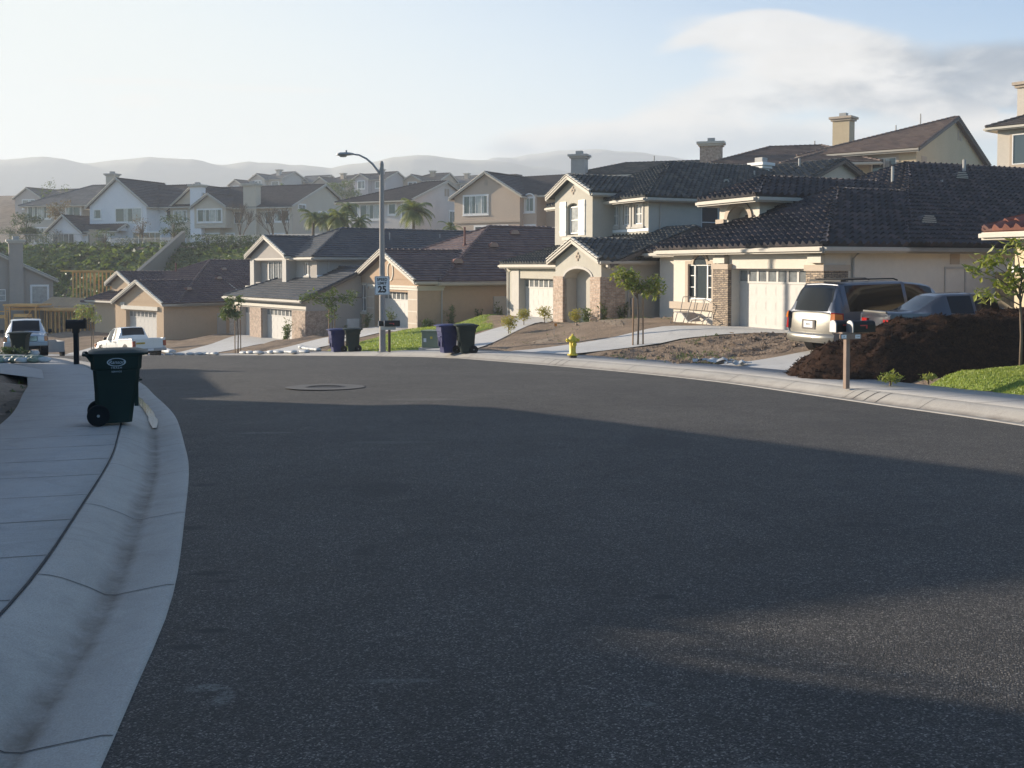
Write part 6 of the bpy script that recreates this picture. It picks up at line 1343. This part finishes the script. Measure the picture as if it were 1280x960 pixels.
# ---------------------------------------------------------------- light, sky, air, camera
EL,AZ=13.0,24.0   # sun from the left, a little ahead of the camera
sd=Vector((-math.cos(R(AZ))*math.cos(R(EL)),math.sin(R(AZ))*math.cos(R(EL)),math.sin(R(EL))))
sl=bpy.data.lights.new('sun','SUN'); sl.energy=SUN; sl.angle=R(.55); sl.color=(1.,.87,.70); so=bpy.data.objects.new('sun',sl); COL.objects.link(so); so.rotation_euler=(-sd).to_track_quat('-Z','Y').to_euler(); so.location=(-30,20,40)
W=bpy.data.worlds.new('World'); SC.world=W; W.use_nodes=True; nt=W.node_tree; bg=nt.nodes['Background']
sky=nt.nodes.new('ShaderNodeTexSky'); sky.sky_type='NISHITA'; sky.sun_disc=False; sky.sun_elevation=R(EL); sky.sun_rotation=R(SUNROT); sky.altitude=100; sky.air_density=1.; sky.dust_density=.6; sky.ozone_density=2.
tc=nt.nodes.new('ShaderNodeTexCoord'); sx=nt.nodes.new('ShaderNodeSeparateXYZ'); nt.links.new(tc.outputs['Generated'],sx.inputs[0])
yy=mth(nt,'MAXIMUM',sx.outputs[1],.02); U_=mth(nt,'DIVIDE',sx.outputs[0],yy); V_=mth(nt,'DIVIDE',sx.outputs[2],yy)
# clouds: soft banks, described by direction (tangents of azimuth and elevation)
cv=nt.nodes.new('ShaderNodeCombineXYZ'); nt.links.new(mth(nt,'MULTIPLY',U_,1.0),cv.inputs[0]); nt.links.new(mth(nt,'MULTIPLY',V_,2.4),cv.inputs[1])
def wn(scale,detail,rough=.6,off=0,dist=.3):
    n=nt.nodes.new('ShaderNodeTexNoise'); n.inputs['Scale'].default_value=scale; n.inputs['Detail'].default_value=detail; n.inputs['Roughness'].default_value=rough; n.inputs['Distortion'].default_value=dist
    a=nt.nodes.new('ShaderNodeVectorMath'); a.operation='ADD'; a.inputs[1].default_value=(off,off*.7,off); nt.links.new(cv.outputs[0],a.inputs[0]); nt.links.new(a.outputs[0],n.inputs['Vector']); return n.outputs[0]
n1=wn(4.5,9,.6); n2=wn(16,7,.62,3.1); n3=wn(2.2,3,.5,7)
nn=mth(nt,'ADD',mth(nt,'MULTIPLY',mth(nt,'SUBTRACT',n1,.5),1.9),mth(nt,'MULTIPLY',mth(nt,'SUBTRACT',n2,.5),.8))
def bank(u,v,ru,rv,slope=0,soft=.5,amp=1.,dens=1.,bend=0):
    U0=mth(nt,'SUBTRACT',U_,u); du=mth(nt,'DIVIDE',U0,ru); vv=mth(nt,'SUBTRACT',mth(nt,'SUBTRACT',V_,v),mth(nt,'MULTIPLY',U0,slope))
    if bend: vv=mth(nt,'ADD',vv,mth(nt,'MULTIPLY',mth(nt,'MULTIPLY',U0,U0),bend))
    dv=mth(nt,'DIVIDE',vv,rv); d=mth(nt,'SUBTRACT',mth(nt,'ADD',mth(nt,'POWER',du,2),mth(nt,'POWER',dv,2)),mth(nt,'MULTIPLY',nn,amp))
    n=nt.nodes.new('ShaderNodeMapRange'); n.interpolation_type='SMOOTHSTEP'; nt.links.new(d,n.inputs[0]); n.inputs[1].default_value=1+soft*.5; n.inputs[2].default_value=1-soft; n.inputs[3].default_value=0; n.inputs[4].default_value=dens; return n.outputs[0]
pu=lambda x:(x-640)/1280; pv=lambda y:(333-y)/1280
def union(*a):
    r=a[0]
    for b in a[1:]: r=mth(nt,'MAXIMUM',r,b)
    return r
big=union(bank(pu(955),pv(34),.105,.016,.0,.45,.2,.85,2.2),bank(pu(1000),pv(55),.125,.026,-.10,.6,.5,.9),bank(pu(1085),pv(98),.15,.040,-.06,.6,.9,.95),bank(pu(940),pv(122),.11,.026,.12,.6,1.0,.85),bank(pu(1260),pv(95),.17,.034,.02,.6,.8,.95),bank(pu(1130),pv(125),.12,.018,0,.7,1.1,.7))
low=union(bank(pu(760),pv(184),.13,.028,.05,.5,.9,.9),bank(pu(880),pv(168),.09,.026,-.1,.5,1.0,.9),bank(pu(980),pv(178),.12,.026,0,.6,1.0,.8),bank(pu(1190),pv(144),.045,.017,-.1,.3,.8,1.),bank(pu(1235),pv(160),.06,.014,0,.5,.9,.8),bank(pu(1080),pv(172),.2,.020,0,.8,.9,.5))
wisp=union(bank(pu(175),pv(128),.03,.008,0,.9,1.,.4),bank(pu(160),pv(103),.09,.0035,-.02,.9,1.6,.5),bank(pu(320),pv(112),.10,.0035,-.03,.9,1.8,.45),bank(pu(490),pv(180),.03,.012,0,.9,1,.4),bank(pu(600),pv(195),.08,.005,0,.9,1,.25))
# shading of the clouds: bright sunlit side to the left and top, grey body to the right
rg=nt.nodes.new('ShaderNodeMapRange'); nt.links.new(mth(nt,'ADD',mth(nt,'SUBTRACT',U_,mth(nt,'MULTIPLY',V_,.9)),mth(nt,'MULTIPLY',nn,-.34)),rg.inputs[0]); rg.inputs[1].default_value=.10; rg.inputs[2].default_value=.33; rg.interpolation_type='SMOOTHSTEP'
skc=sky.outputs[0]
base=mixc(nt,1,skc,(SKYK*SKYTINT[0],SKYK*SKYTINT[1],SKYK*SKYTINT[2]),'MULTIPLY')
# moist horizon glow
hz=nt.nodes.new('ShaderNodeMapRange'); hz.interpolation_type='SMOOTHSTEP'; nt.links.new(mth(nt,'ADD',V_,mth(nt,'MULTIPLY',U_,.6)),hz.inputs[0]); hz.inputs[1].default_value=.62; hz.inputs[2].default_value=-.05; hz.inputs[3].default_value=0; hz.inputs[4].default_value=1
front=nt.nodes.new('ShaderNodeMapRange'); nt.links.new(sx.outputs[1],front.inputs[0]); front.inputs[1].default_value=.05; front.inputs[2].default_value=.4
base=mixc(nt,mth(nt,'MULTIPLY',hz.outputs[0],front.outputs[0]),base,HZC)
sh=mth(nt,'ADD',1,mth(nt,'MULTIPLY',mth(nt,'SUBTRACT',n2,.5),.5)); cb=mixc(nt,rg.outputs[0],CLD_L,CLD_D); cb=mixc(nt,1,cb,sh,'MULTIPLY'); lf=nt.nodes.new('ShaderNodeMapRange'); nt.links.new(mth(nt,'ADD',V_,mth(nt,'MULTIPLY',nn,.035)),lf.inputs[0]); lf.inputs[1].default_value=.138; lf.inputs[2].default_value=.108; lf.interpolation_type='SMOOTHSTEP'; cb2=mixc(nt,lf.outputs[0],CLD_L,CLD_M)
def over(col,m,c): return mixc(nt,mth(nt,'MULTIPLY',m,front.outputs[0]),col,c)
col=over(base,low,cb2); col=over(col,big,cb); col=over(col,wisp,CLD_L)
nt.links.new(col,bg.inputs[0]); bg.inputs[1].default_value=SKYS
# air
if HAZE>0:
    hm=bpy.data.materials.new('haze'); hm.use_nodes=True; n=hm.node_tree; n.nodes.clear(); out=n.nodes.new('ShaderNodeOutputMaterial'); pv_=n.nodes.new('ShaderNodeVolumePrincipled'); pv_.inputs['Density'].default_value=HAZE; pv_.inputs['Color'].default_value=(.90,.95,1.,1); pv_.inputs['Anisotropy'].default_value=.1; n.links.new(pv_.outputs[0],out.inputs['Volume'])
    o=MB().box(-850,1000,-40,1600,-35,166).build('haze',hm); o['kind']='stuff'
cam=bpy.data.cameras.new('camera'); co=bpy.data.objects.new('camera',cam); COL.objects.link(co); SC.camera=co; co.location=(0,0,1.65); co.rotation_euler=(R(90-2),0,0)
cam.sensor_width=36; cam.lens=36.0; cam.clip_end=12000; cam.clip_start=.05
CYP=333+1280*math.tan(R(2)); cam.shift_y=(CYP-480)/1280
SC.view_settings.view_transform='Standard'; SC.view_settings.look='None'; SC.view_settings.exposure=EXPO; SC.view_settings.gamma=1
SC.render.engine='CYCLES'; SC.cycles.use_denoising=True; SC.cycles.max_bounces=6; SC.cycles.volume_bounces=0; SC.cycles.volume_step_rate=1; SC.cycles.transparent_max_bounces=4
